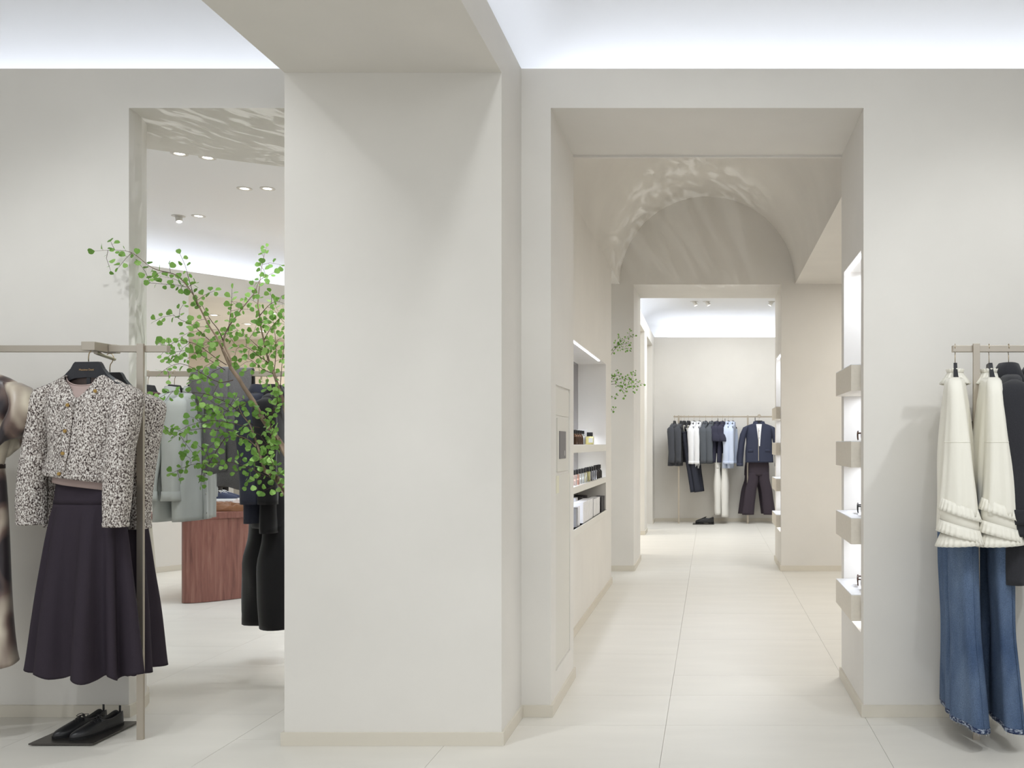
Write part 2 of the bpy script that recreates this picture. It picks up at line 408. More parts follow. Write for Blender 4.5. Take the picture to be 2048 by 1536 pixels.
# ================================================================== CLOTH HELPERS
from mathutils import noise as mnoise
def catmull(keys, t):
    n = len(keys) - 1; x = max(0.0, min(0.999999, t)) * n; i = int(x); f = x - i
    p1, p2 = keys[i], keys[i + 1]; p0 = keys[max(i - 1, 0)]; p3 = keys[min(i + 2, n)]
    return [0.5 * (2 * b + (c - a) * f + (2 * a - 5 * b + 4 * c - d) * f * f + (3 * b - a - 3 * c + d) * f ** 3) if abs(b - c) > 1e-9 else b
            for a, b, c, d in zip(p0, p1, p2, p3)]
class Loft:
    """horizontal cross-sections; keys (z, cx, cy, rx, ry); fold(th, v) adds radius; hem(th) adds z at the low end"""
    def __init__(s, keys, power=2.4, fold=None, hem=None, wr=0.003, wf=9.0, seed=0.0):
        s.k, s.p, s.fold, s.hem, s.wr, s.wf, s.seed = keys, power, fold, hem, wr, wf, seed
        c = [0.0]
        for a, b in zip(keys, keys[1:]): c.append(c[-1] + max(1e-5, math.hypot(b[0] - a[0], .35 * (b[3] - a[3]))))
        s.cum = [q / c[-1] for q in c]
    def remap(s, v):
        if v <= 0: return 0.0
        if v >= 1: return 1.0
        n = len(s.cum) - 1
        for i in range(n):
            if v <= s.cum[i + 1]: return (i + (v - s.cum[i]) / (s.cum[i + 1] - s.cum[i])) / n
        return 1.0
    def v_at(s, z):
        lo, hi = 0.0, 1.0
        for _ in range(24):
            m = (lo + hi) / 2
            if catmull(s.k, s.remap(m))[0] > z: lo = m
            else: hi = m
        return lo
    def point(s, th, v, off=0.0):
        z, cx, cy, rx, ry = catmull(s.k, s.remap(v))
        c, q = math.cos(th), math.sin(th); e = 2 / s.p
        x = abs(c) ** e * (1 if c >= 0 else -1) * rx; y = abs(q) ** e * (1 if q >= 0 else -1) * ry
        nx, ny = c / max(rx, .01), q / max(ry, .01); l = math.hypot(nx, ny) or 1; nx, ny = nx / l, ny / l
        d = off
        if s.fold: d += s.fold(th, v)
        if s.hem: z += s.hem(th) * max(0, (v - 0.7) / 0.3)
        if s.wr: d += s.wr * mnoise.noise(Vector(((cx + x) * s.wf, (cy + y) * s.wf, z * s.wf * 0.45 + s.seed)))
        return Vector((cx + x + nx * d, cy + y + ny * d, z))
    def build(s, bm, rows, n, cap0=False, cap1=False, v0=0.0, v1=1.0, off=0.0):
        g = [[bm.verts.new(s.point(2 * PI * k / n, v0 + (v1 - v0) * i / rows, off)) for k in range(n)] for i in range(rows + 1)]
        for i in range(rows):
            for k in range(n):
                bm.faces.new((g[i][(k + 1) % n], g[i][k], g[i + 1][k], g[i + 1][(k + 1) % n]))
        if cap0: bm.faces.new(g[0])
        if cap1: bm.faces.new(g[-1][::-1])
        return g
    def patch(s, bm, th0, th1, v0, v1, nt, nv, off):
        g = [[bm.verts.new(s.point(th0 + (th1 - th0) * k / nt, v0 + (v1 - v0) * i / nv, off)) for k in range(nt + 1)] for i in range(nv + 1)]
        for i in range(nv):
            for k in range(nt):
                bm.faces.new((g[i][k + 1], g[i][k], g[i + 1][k], g[i + 1][k + 1]))
        return g
def waves(n, amp, ph=0.0, grow=1.0, n2=0, amp2=0.0, start=0.0):
    def f(th, v):
        k = max(0.0, (v - start) / (1 - start)) ** grow
        a = math.sin(n * th + ph + 0.6 * math.sin(th * 2 + ph))
        r = amp * k * (abs(a) ** 0.8 * (1 if a > 0 else -1))
        if n2: r += amp2 * k * math.sin(n2 * th + ph * 2.3 + v * 2)
        return r
    return f
def cloth(name, bm, m, parent, thick=0.0016, auto=None):
    bmesh.ops.recalc_face_normals(bm, faces=bm.faces)
    o = link_bm(name, bm, m, parent, smooth=True, auto=auto)
    if thick:
        md = o.modifiers.new('thickness', 'SOLIDIFY'); md.thickness = thick; md.offset = -1
    return o
def disc(bm, c, nrm, r, h=0.003, n=10):
    q = Vector(nrm).to_track_quat('Z', 'Y').to_matrix()
    a = [bm.verts.new(Vector(c) + q @ Vector((r * math.cos(2 * PI * k / n), r * math.sin(2 * PI * k / n), 0))) for k in range(n)]
    b = [bm.verts.new(Vector(c) + q @ Vector((r * .85 * math.cos(2 * PI * k / n), r * .85 * math.sin(2 * PI * k / n), h))) for k in range(n)]
    bm.faces.new(a[::-1]); bm.faces.new(b)
    for k in range(n): bm.faces.new((a[k], a[(k + 1) % n], b[(k + 1) % n], b[k]))

HANGER = mat('hanger_black', (52, 52, 56), 0.5, spec=0.3)
BRASS = mat('hook_brass', (178, 160, 128), 0.3, metal=1.0)
_hm = {}
def hanger_meshes():
    if _hm: return _hm
    top = [(-.058, -.068), (.058, -.068), (.066, -.076), (.078, -.098), (.105, -.128), (.15, -.158), (.205, -.182)]
    bot = [(.208, -.200), (.16, -.182), (.11, -.160), (.06, -.142), (0, -.137)]
    out = top + bot + [(-x, z) for x, z in bot[-2::-1]] + [(-x, z) for x, z in top[:1:-1]]
    bm = bmesh.new()
    def y_of(x, s): return -0.10 * x * x * 4 + s * (0.008 + 0.03 * min(1, abs(x) / .2) ** 2 * .5)
    fr = [bm.verts.new((x, y_of(x, -1), z)) for x, z in out]; bk = [bm.verts.new((x, y_of(x, 1), z)) for x, z in out]
    bmesh.ops.triangle_fill(bm, use_beauty=True, use_dissolve=False, edges=[bm.edges.new((fr[i], fr[(i + 1) % len(fr)])) for i in range(len(fr))])
    bmesh.ops.triangle_fill(bm, use_beauty=True, use_dissolve=False, edges=[bm.edges.new((bk[i], bk[(i + 1) % len(bk)])) for i in range(len(bk))])
    n = len(out)
    for i in range(n):
        bm.faces.new((fr[i], fr[(i + 1) % n], bk[(i + 1) % n], bk[i]))
    bmesh.ops.recalc_face_normals(bm, faces=bm.faces)
    me = bpy.data.meshes.new('hanger_body'); bm.to_mesh(me); bm.free(); me.materials.append(HANGER); _hm['body'] = me
    bm = bmesh.new()
    pts = [(0, 0, -.066), (0, 0, -.045), (.003, 0, -.03), (.012, 0, -.018), (.0185, 0, -.004), (.0185, 0, .008), (.011, 0, .0195), (0, 0, .0225), (-.011, 0, .0195), (-.018, 0, .009), (-.019, 0, .001)]
    tube(bm, pts, 0.0021, 6)
    me = bpy.data.meshes.new('hook'); bm.to_mesh(me); bm.free(); me.materials.append(BRASS)
    me.polygons.foreach_set('use_smooth', [True] * len(me.polygons)); _hm['hook'] = me
    return _hm
def hanger(loc, rz, label, group=None, scale=.9):
    """root at the rail centre the hook hangs on; hanger spreads along local x, front towards local -y"""
    h = hanger_meshes(); r = empty('clothes_hanger', loc, rz); tag(r, label, 'hanger', group)
    for k in ('body', 'hook'):
        o = bpy.data.objects.new({'body': 'hanger_body', 'hook': 'hook'}[k], h[k]); COL.objects.link(o); o.parent = r
        if k == 'hook': o.rotation_euler = (0, 0, 0)
    r.scale = (scale, scale, 1)
    return r

def top_garment(name, label, cat, loc, rz, m, L=.75, sh=.20, bw=.20, hw=.21, dep=.07, SL=.60, s0=.062, s1=.045, swing=0.03, out=0.03,
                collar=None, cuff=None, placket=None, buttons=None, nb=6, group=None, seed=0, n=28, rows=16, fold=None, wr=.006, wf=11, pockets=None, neck=.062, hem_t=0, trim=None, sleeve_z=0.0):
    """a top on a hanger: body, two sleeves, collar, cuffs, placket and buttons, local z = 0 at the rail"""
    r = empty(name, loc, rz); tag(r, label, cat, group)
    z0 = -.115
    keys = [(z0, 0, 0, neck, .042), (z0 - .008, 0, 0, neck + .022, .048), (z0 - .026, 0, 0, sh * .74, .050), (z0 - .052, 0, 0, sh * .95, .048), (z0 - .075, 0, 0, sh * .99, .052),
            (z0 - .13, 0, 0, sh * .985, dep * .85), (z0 - .30, 0, 0, bw * .97, dep)]
    for q in (.5, .75, 1.0):
        zz = z0 - .30 - (L - .30) * q; keys.append((zz, 0, -.008 * q, bw + (hw - bw) * q, dep * (1 - .06 * q)))
    fo = fold or waves(5, .006, seed, 1.2, 9, .003, .25)
    body = Loft(keys, 2.5, fo, (lambda th: hem_t * math.cos(th)) if hem_t else None, wr, wf, seed)
    bm = bmesh.new(); body.build(bm, rows, n); cloth('body', bm, m, r)
    for s in (-1, 1):
        kz = z0 - .062
        sk = [(kz + .026, s * (sh - .045), 0, .008, .012), (kz + .022, s * (sh - .038), 0, .018, s0 * .45), (kz + .008, s * (sh - .020), 0, .032, s0 * .76), (kz - .022, s * (sh - .004), 0, s0 * .58, s0 * .95), (kz - .06, s * (sh + .002), 0, s0 * .62, s0),
              (kz - .12, s * (sh + out * .35), -swing * .15, s0 * .66, s0 * 1.02), (kz - SL * .5, s * (sh + out * .8), -swing * .55, s0 * .62, s0 * .92),
              (kz - SL * .8, s * (sh + out), -swing * .9, s1 * .8, s1 * 1.02), (kz - SL, s * (sh + out), -swing, s1 * .74, s1)]
        sl = Loft(sk, 2.2, waves(4, .003, seed + s, .8, 7, .002), None, wr * 1.1, wf * 1.3, seed + 3 * s)
        bm = bmesh.new(); sl.build(bm, max(8, rows - 2), max(14, n // 2), cap0=True); cloth('sleeve', bm, m, r)
        if cuff:
            bm = bmesh.new(); sl.build(bm, 2, max(14, n // 2), v0=1 - cuff / SL, v1=1.0, off=.003); cloth('cuff', bm, trim or m, r, .003)
    if collar == 'shirt' or collar == 'coat':
        k = 1.35 if collar == 'coat' else 1.0
        bm = bmesh.new(); g = .28
        rowsC = [(z0 - .004, neck + .004, .044), (z0 + .018 * k, neck - .004, .040), (z0 + .034 * k, neck - .002, .040), (z0 + .036 * k, neck + .005, .045), (z0 + .012, neck + .014 * k, .051 * k), (z0 - .020 * k, neck + .026 * k, .054 * k)]
        G = []
        for i, (z, rx, ry) in enumerate(rowsC):
            row = []
            for q in range(21):
                th = -PI / 2 + g * (1 if i < 4 else .75) + (2 * PI - 2 * g * (1 if i < 4 else .75)) * q / 20
                dip = (-.022 * k if i >= 4 else -.006) * max(0, -math.sin(th)) ** 2
                row.append(bm.verts.new((rx * math.cos(th), ry * math.sin(th), z + dip)))
            G.append(row)
        for a, b in zip(G, G[1:]):
            for q in range(20): bm.faces.new((a[q], a[q + 1], b[q + 1], b[q]))
        cloth('collar', bm, trim or m, r, .002)
    elif collar == 'rib':
        bm = bmesh.new(); body.build(bm, 2, n, v0=0, v1=.03, off=.004); cloth('neck_rib', bm, trim or m, r, .004)
    v_of = lambda z: max(0.0, min(1.0, (z0 - z) / L))
    if placket:
        bm = bmesh.new(); w_ = placket / max(.05, bw)
        body.patch(bm, -PI / 2 - w_, -PI / 2 + w_, .14, .995, 2, rows, .004); cloth('placket', bm, m, r, .002)
    if buttons:
        for q in range(nb):
            v = .22 + .72 * q / max(1, nb - 1)
            p = body.point(-PI / 2, v, .006); bm = bmesh.new(); disc(bm, p, (0, -1, 0), .0055, .003); link_bm('button', bm, buttons, r, smooth=False)
    if pockets:
        for s in (-1, 1):
            bm = bmesh.new(); c = -PI / 2 + s * .62
            body.patch(bm, c - .26, c + .26, .66, .74, 4, 2, .006); cloth('pocket_flap', bm, m, r, .003)
    return r

def trousers(name, label, loc, rz, m, z0=-.35, L=1.0, hipw=.17, leg0=.085, leg1=.09, dep=.06, gap=.10, spread=.0, group=None, seed=0, hem=None, hemh=.03, rise=.26, cat='trousers', n=20, flat=.55, wr=.005, band=None, dyf=0.0):
    r = empty(name, loc, rz); tag(r, label, cat, group)
    hip = Loft([(z0, 0, 0, hipw * .86, dep * .8), (z0 - .05, 0, 0, hipw * .92, dep * .9), (z0 - rise * .6, 0, 0, hipw, dep), (z0 - rise, 0, 0, hipw * 1.0, dep * .85)], 2.4, waves(4, .004, seed), None, wr, 10, seed)
    bm = bmesh.new(); hip.build(bm, 6, 28); cloth('seat', bm, m, r)
    bm = bmesh.new(); hip.build(bm, 1, 28, v0=0, v1=.14, off=.003); cloth('waistband', bm, band or m, r, .003)
    for s in (-1, 1):
        k = [(z0 - rise + .06, s * hipw * .5, 0, hipw * .48, dep * .86), (z0 - rise - .06, s * (hipw * .5), 0, hipw * .5, dep * .9),
             (z0 - rise - (L - rise) * .35, s * (gap + spread * .3), dyf * .3 * s, leg0, leg0 * flat * 1.1), (z0 - rise - (L - rise) * .65, s * (gap + spread * .65), dyf * .65 * s, (leg0 + leg1) * .5, (leg0 + leg1) * .5 * flat), (z0 - L, s * (gap + spread), dyf * s, leg1, leg1 * flat)]
        lg = Loft(k, 2.1, waves(3, .006, seed + s, 1, 5, .003), None, wr, 9, seed + 5 * s)
        bm = bmesh.new(); lg.build(bm, 14, n); cloth('trouser_leg', bm, m, r)
        if hem:
            bm = bmesh.new(); lg.build(bm, 2, n, v0=1 - hemh / (L - rise), v1=1.0, off=.002); cloth('hem_band', bm, hem, r, .002)
    return r
# ================================================================== FRONT LEFT RAIL
RAILZ = 1.787
def rail(name, label, x0, x1, y, posts, brackets=True, group=None, z=RAILZ, t=.015, rz=0.0, post_dy=-.0, wall_y=None):
    r = empty(name, (0, 0, 0)); tag(r, label, 'clothes rail', group)
    boxobj('crossbar', (x0, x1, y - t, y + t, z - t, z + t), STEEL, r, .0015)
    for px in posts:
        boxobj('post', (px - .015, px + .015, y - .030 + post_dy, y - .0152 + post_dy, 0, z + .022), STEEL, r, .001)
        boxobj('post', (px - .015, px + .015, y + .0152 + post_dy, y + .024 + post_dy, 0, z + .022), STEEL, r, .001) if False else None
        if wall_y: boxobj('wall_bracket', (px - .011, px + .011, y - .016, wall_y, 1.42, 1.455), STEEL, r, .001)
    return r
front_rail = rail('clothes_rail', 'satin metal clothes rail with square post carrying the tweedy cardigans', -4.9, -2.487, 4.25, [-2.602, -4.55])
# clamp and sloping face-out arm
bm = bmesh.new(); box(bm, -2.815, -2.755, 4.140, 4.234, RAILZ - .017, RAILZ + .022, bev=.002); box(bm, -2.80, -2.74, 4.266, 4.30, RAILZ - .017, RAILZ + .022, bev=.002); box(bm, -2.80, -2.755, 4.225, 4.29, RAILZ + .0155, RAILZ + .022, bev=.002)
link_bm('clamp', bm, STEEL, front_rail)
bm = bmesh.new(); tube(bm, [(-2.79, 4.20, RAILZ - .022), (-2.815, 4.30, RAILZ - .027), (-2.84, 4.41, RAILZ - .033)], .0085, 8)
link_bm('display_arm', bm, STEEL, front_rail, smooth=True, auto=50)

def lettering(text, size, loc, rot, m, parent, name='lettering', ext=.0003):
    c = bpy.data.curves.new(name, 'FONT'); c.body = text; c.size = size; c.align_x = 'CENTER'; c.align_y = 'CENTER'; c.extrude = ext
    o = bpy.data.objects.new(name, c); COL.objects.link(o)
    dg = bpy.context.evaluated_depsgraph_get(); me = bpy.data.meshes.new_from_object(o.evaluated_get(dg))
    bpy.data.objects.remove(o); bpy.data.curves.remove(c)
    me.materials.clear(); me.materials.append(m)
    q = bpy.data.objects.new(name, me); COL.objects.link(q); q.location = loc; q.rotation_euler = rot; q.parent = parent
    return q
GOLD = mat('gold_foil', (206, 172, 128), 0.4, metal=.6)

# knit: cream and charcoal marl
def knit_material():
    m = bpy.data.materials.new('marl_knit'); m.use_nodes = True; nt = m.node_tree; b = nt.nodes['Principled BSDF']
    b.inputs['Roughness'].default_value = .95; b.inputs['Specular IOR Level'].default_value = .1
    tc = nt.nodes.new('ShaderNodeTexCoord'); mp = nt.nodes.new('ShaderNodeMapping'); mp.inputs['Scale'].default_value = (1.25, 1.0, .72)
    nt.links.new(tc.outputs['Object'], mp.inputs['Vector'])
    n = nt.nodes.new('ShaderNodeTexNoise'); n.inputs['Scale'].default_value = 165; n.inputs['Detail'].default_value = 2.5; n.inputs['Roughness'].default_value = .6
    nt.links.new(mp.outputs['Vector'], n.inputs['Vector'])
    r = nt.nodes.new('ShaderNodeValToRGB'); e = r.color_ramp.elements
    e[0].position = .36; e[0].color = lin((58, 50, 50)); e[1].position = .64; e[1].color = lin((242, 238, 232))
    k = e.new(.44); k.color = lin((118, 108, 103)); k = e.new(.52); k.color = lin((196, 187, 180))
    nt.links.new(n.outputs['Fac'], r.inputs['Fac']); nt.links.new(r.outputs['Color'], b.inputs['Base Color'])
    v = nt.nodes.new('ShaderNodeTexVoronoi'); v.inputs['Scale'].default_value = 120; nt.links.new(mp.outputs['Vector'], v.inputs['Vector'])
    bp = nt.nodes.new('ShaderNodeBump'); bp.inputs['Strength'].default_value = .8; bp.inputs['Distance'].default_value = .004; bp.invert = True
    nt.links.new(v.outputs['Distance'], bp.inputs['Height']); nt.links.new(bp.outputs['Normal'], b.inputs['Normal'])
    return m
KNIT = knit_material()
MAUVE = mat('mauve_jersey', (176, 156, 150), .85)
SKIRT = mat('aubergine_cotton', (56, 49, 57), .8, noise=.08, nscale=220, stretch=(1, 1, 4), bump=.08, bscale=400, spec=.15)
BRASSB = mat('gold_button', (214, 178, 110), .3, metal=1.0)

def cardigan(label, loc, rz, seed):
    r = empty('cardigan', loc, rz); tag(r, label, 'cardigan', 'marl cardigans on the front left rail')
    z0 = -.125; L = .475
    keys = [(z0, 0, .0, .090, .050), (z0 - .012, 0, 0, .112, .055), (z0 - .035, 0, 0, .165, .056), (z0 - .065, 0, 0, .205, .055), (z0 - .12, 0, 0, .206, .075),
            (z0 - .24, 0, -.004, .182, .088), (z0 - .36, -.006, -.008, .170, .09), (z0 - .43, -.014, -.01, .180, .094), (z0 - L, -.018, -.01, .176, .09)]
    body = Loft(keys, 2.4, waves(4, .007, seed, 1, 7, .003, .3), lambda th: -.020 * math.cos(th) - .01 * math.sin(th), .010, 7, seed)
    bm = bmesh.new()   # open V at the front: leave the faces near the front edge out at the top
    n, rows = 96, 60
    def fa(k):       # angle from the front, columns denser towards the opening
        u = (k if k <= n // 2 else k - n) / (n / 2); return math.copysign(abs(u) ** 1.6 * PI, u)
    g = [[bm.verts.new(body.point(-PI / 2 + fa(k), (i / rows))) for k in range(n)] for i in range(rows + 1)]
    VD = body.v_at(z0 - .118)
    def lim(v):
        if v >= VD: return 0.0
        q = catmull(keys, body.remap(v)); rx = q[3]; xv = .092 * max(0.0, 1 - (z0 - q[0]) / .118) ** 1.0
        return math.asin(min(1.0, (xv / rx) ** 1.2))
    for i in range(rows + 1):
        v = i / rows; lm = lim(v)
        for k in range(n):
            a = abs(fa(k))
            if a < lm: g[i][k].co = body.point(-PI / 2 + (lm if k <= n / 2 else -lm), v)
    for i in range(rows):
        lm = max(lim(i / rows), lim((i + 1) / rows))
        for k in range(n):
            q = (g[i][(k + 1) % n], g[i][k], g[i + 1][k], g[i + 1][(k + 1) % n])
            a0 = abs(fa(k)); a1 = abs(fa((k + 1) % n))
            if max(a0, a1) <= min(lim(i / rows), lim((i + 1) / rows)) + 1e-6 or (max(a0, a1) <= lm and (i + 1) / rows >= VD and i / rows < VD and lim(i / rows) > max(a0, a1)): continue
            bm.faces.new(q)
    bmesh.ops.remove_doubles(bm, verts=bm.verts, dist=1e-5); bmesh.ops.dissolve_degenerate(bm, dist=1e-5, edges=bm.edges)
    for v in [v for v in bm.verts if not v.link_faces]: bm.verts.remove(v)
    cloth('body', bm, KNIT, r, .006)
    bm = bmesh.new(); body.patch(bm, -PI / 2 - .20, -PI / 2 - .005, VD + .01, .995, 3, 22, .007); cloth('button_band', bm, KNIT, r, .003)
    bm = bmesh.new(); body.build(bm, 3, 48, v0=.93, v1=1.0, off=.004); cloth('hem_rib', bm, KNIT, r, .004)
    for q, zz in enumerate((-.078, -.140, -.255, -.355, -.452)):
        p = body.point(-PI / 2 + (-.09 if q else .36), body.v_at(z0 + zz), .012); bm = bmesh.new(); disc(bm, p, (0, -1, 0), .0085, .004, 12); link_bm('button', bm, BRASSB, r)
    for s in (-1, 1):
        sx = s
        kz = z0 - .055
        if s < 0: ps = [(-.205, 0), (-.232, -.01), (-.252, -.02), (-.258, -.02)]
        else: ps = [(.205, 0), (.205, -.03), (.200, -.06), (.198, -.07)]
        sk = [(kz + .010, s * .165, 0, .02, .04), (kz - .005, s * .185, 0, .036, .06), (kz - .045, ps[0][0], ps[0][1], .052, .066), (kz - .17, ps[1][0], ps[1][1], .054, .066),
              (kz - .36, ps[2][0], ps[2][1], .053, .062), (kz - .54, ps[3][0], ps[3][1], .049, .055), (kz - .62, ps[3][0], ps[3][1], .047, .05)]
        sl = Loft(sk, 2.3, waves(3, .004, seed + s), None, .012, 9, seed + 4 * s)
        bm = bmesh.new(); sl.build(bm, 26, 26, cap0=True); cloth('sleeve', bm, KNIT, r, .006)
        bm = bmesh.new(); sl.build(bm, 2, 26, v0=.955, v1=1.0, off=.003); cloth('cuff', bm, KNIT, r, .004)
    return r
def tee(label, loc, rz):
    r = empty('top_layer', loc, rz); tag(r, label, 'top', 'mauve tops under the cardigans')
    z0 = -.150
    keys = [(z0 + .022, 0, .0, .098, .036), (z0 + .004, 0, 0, .112, .04), (z0 - .03, 0, 0, .16, .045), (z0 - .10, 0, 0, .165, .062), (z0 - .30, 0, 0, .15, .068), (z0 - .475, -.006, -.01, .150, .072)]
    b = Loft(keys, 2.3, waves(4, .003, 2), lambda th: -.02 * math.cos(th), .004, 8, 3)
    bm = bmesh.new(); n, rows = 40, 20
    g = [[bm.verts.new(b.point(2 * PI * k / n, i / rows) - Vector((0, 0, .048 * max(0, 1 - i / rows * 5) * max(0, -math.sin(2 * PI * k / n)) ** 1.2))) for k in range(n)] for i in range(rows + 1)]
    for i in range(rows):
        for k in range(n): bm.faces.new((g[i][(k + 1) % n], g[i][k], g[i + 1][k], g[i + 1][(k + 1) % n]))
    rim = [g[0][k].co.copy() for k in range(n)]
    cloth('body', bm, MAUVE, r)
    bm = bmesh.new(); tube(bm, rim + [rim[0]], .0035, 6, cap=False); cloth('neck_band', bm, MAUVE, r, 0)
    return r
def skirt(label, loc, rz, seed, lean=0.0):
    r = empty('skirt', loc, rz); tag(r, label, 'skirt', 'dark flared skirts under the cardigans')
    ztop, yoke, zb = -.575, -.70, -1.462
    def f(th, v):
        k = max(0, (v - .12) / .88) ** .9
        a = math.sin(9 * th + seed + .9 * math.sin(2 * th + seed)); b_ = math.sin(5 * th + seed * 1.7)
        return k * (.040 * (abs(a) ** .6) * (1 if a > 0 else -1) + .016 * b_)
    keys = [(ztop, 0, 0, .150, .055), (yoke, -.001, 0, .162, .068), (yoke - .10, -.004, 0, .172, .085), (-1.0, -.010, 0, .190, .10), (-1.2, -.014, 0, .208, .115), (zb, -.018, 0, .226, .125)]
    s_ = Loft(keys, 2.2, f, lambda th: .012 * math.sin(9 * th + seed + 1) + lean * math.cos(th), .004, 6, seed)
    vy = s_.v_at(yoke); bm = bmesh.new(); s_.build(bm, 40, 150, v0=vy); cloth('flared_panel', bm, SKIRT, r, .0012)
    bm = bmesh.new(); s_.build(bm, 6, 60, v0=0, v1=vy + .004, off=.002); cloth('yoke', bm, SKIRT, r, .002)
    bm = bmesh.new(); box(bm, -.009, .009, -.006, -.002, -.60, -.138); link_bm('hanging_strap', bm, HANGER, r)
    return r
for i, (x, y, dz, rz, who) in enumerate(((-2.795, 4.160, 0.0, math.radians(-7), 'front'), (-2.845, 4.385, -.030, math.radians(-5), 'rear'))):
    z = RAILZ + dz
    L_ = (('black hanger with gold lettering holding the front marl cardigan', 'cream and charcoal marl cardigan with gold buttons worn over the front skirt',
           'mauve top showing at the neck of the front marl cardigan', 'dark aubergine flared skirt hanging in front, above the black shoes'),
          ('black hanger half hidden behind the front cardigan hanger', 'second marl cardigan half hidden behind the front one and the rail post',
           'mauve top inside the rear, half hidden marl cardigan', 'dark flared skirt hanging behind the front skirt, crossing the rail post'))[i]
    h = hanger((x, y, z), rz, L_[0], 'hangers of the two cardigans', 1.0)
    lettering('Massimo Dutti', .0125, (0, -.0122, -.104), (PI / 2, 0, 0), GOLD, h)
    cardigan(L_[1], (x, y, z), rz, 1.3 + i * 2.1)
    tee(L_[2], (x, y, z), rz)
    skirt(L_[3], (x + .004, y, z), rz, .8 + i * 1.9, -.01 if i == 0 else -.02)

# printed satin dress at the frame edge
def satin():
    m = bpy.data.materials.new('printed_satin'); m.use_nodes = True; nt = m.node_tree; b = nt.nodes['Principled BSDF']
    b.inputs['Roughness'].default_value = .35; b.inputs['Specular IOR Level'].default_value = .5; b.inputs['Sheen Weight'].default_value = .2
    tc = nt.nodes.new('ShaderNodeTexCoord'); mp = nt.nodes.new('ShaderNodeMapping'); mp.inputs['Scale'].default_value = (6, 2, 1.7); mp.inputs['Location'].default_value = (.35, 0, .22)
    nt.links.new(tc.outputs['Object'], mp.inputs['Vector'])
    n = nt.nodes.new('ShaderNodeTexNoise'); n.inputs['Scale'].default_value = 1.6; n.inputs['Detail'].default_value = 1.5; n.inputs['Distortion'].default_value = .6
    nt.links.new(mp.outputs['Vector'], n.inputs['Vector'])
    r = nt.nodes.new('ShaderNodeValToRGB'); e = r.color_ramp.elements
    e[0].position = .40; e[0].color = lin((44, 36, 40)); e[1].position = .60; e[1].color = lin((222, 212, 192))
    k = e.new(.47); k.color = lin((112, 92, 84)); k = e.new(.53); k.color = lin((176, 162, 146))
    nt.links.new(n.outputs['Fac'], r.inputs['Fac']); nt.links.new(r.outputs['Color'], b.inputs['Base Color'])
    return m
SATIN = satin()
dx, dy, dz = -3.335, 4.15, RAILZ + .02
h = hanger((dx, dy, dz), math.radians(4), 'hanger inside the printed satin dress at the frame edge')
bm = bmesh.new(); tube(bm, [(dx, 4.05, dz - .004), (dx, 4.23, RAILZ + .01)], .006, 8); link_bm('display_arm', bm, STEEL, front_rail)
r = empty('satin_dress', (dx, dy, dz), math.radians(4)); tag(r, 'brown and cream blurred print satin dress cut off by the frame edge', 'dress')
z0 = -.13
b = Loft([(z0, 0, 0, .10, .05), (z0 - .03, 0, 0, .18, .055), (z0 - .07, 0, 0, .235, .06), (z0 - .15, 0, 0, .235, .075), (z0 - .26, 0, 0, .19, .08), (z0 - .40, 0, 0, .155, .075), (-.56, 0, 0, .150, .07)], 2.3, waves(6, .007, .4, 1, 9, .004), None, .008, 7, 11)
bm = bmesh.new(); b.build(bm, 22, 48); cloth('bodice', bm, SATIN, r)
b = Loft([(-.555, 0, 0, .149, .069), (-.60, 0, 0, .158, .075), (-.85, 0, 0, .172, .085), (-1.15, 0, 0, .184, .095), (-1.36, 0, 0, .196, .10), (-1.44, 0, 0, .207, .105)], 2.2, waves(5, .012, 1.2, 1, 8, .006), lambda th: .02 * math.sin(th * 2), .006, 5, 12)
bm = bmesh.new(); b.build(bm, 30, 64); cloth('skirt_panel', bm, SATIN, r)
b = Loft([(-.547, 0, 0, .156, .075), (-.567, 0, 0, .156, .075)], 2.3, None, None, 0)
bm = bmesh.new(); b.build(bm, 1, 40); cloth('waist_tie', bm, mat('dark_satin', (66, 56, 54), .4), r)
for s in (-1, 1):
    sl = Loft([(z0 - .052, s * .19, 0, .03, .04), (z0 - .08, s * .222, 0, .045, .06), (z0 - .16, s * .25, -.01, .045, .075), (z0 - .25, s * .225, -.02, .05, .08), (z0 - .35, s * .185, -.02, .04, .07)], 2.2, waves(4, .008, 2, 1), lambda th, s=s: .05 * math.cos(th) * s, .006, 8, 3)
    bm = bmesh.new(); sl.build(bm, 12, 24, cap0=True); cloth('sleeve', bm, SATIN, r)

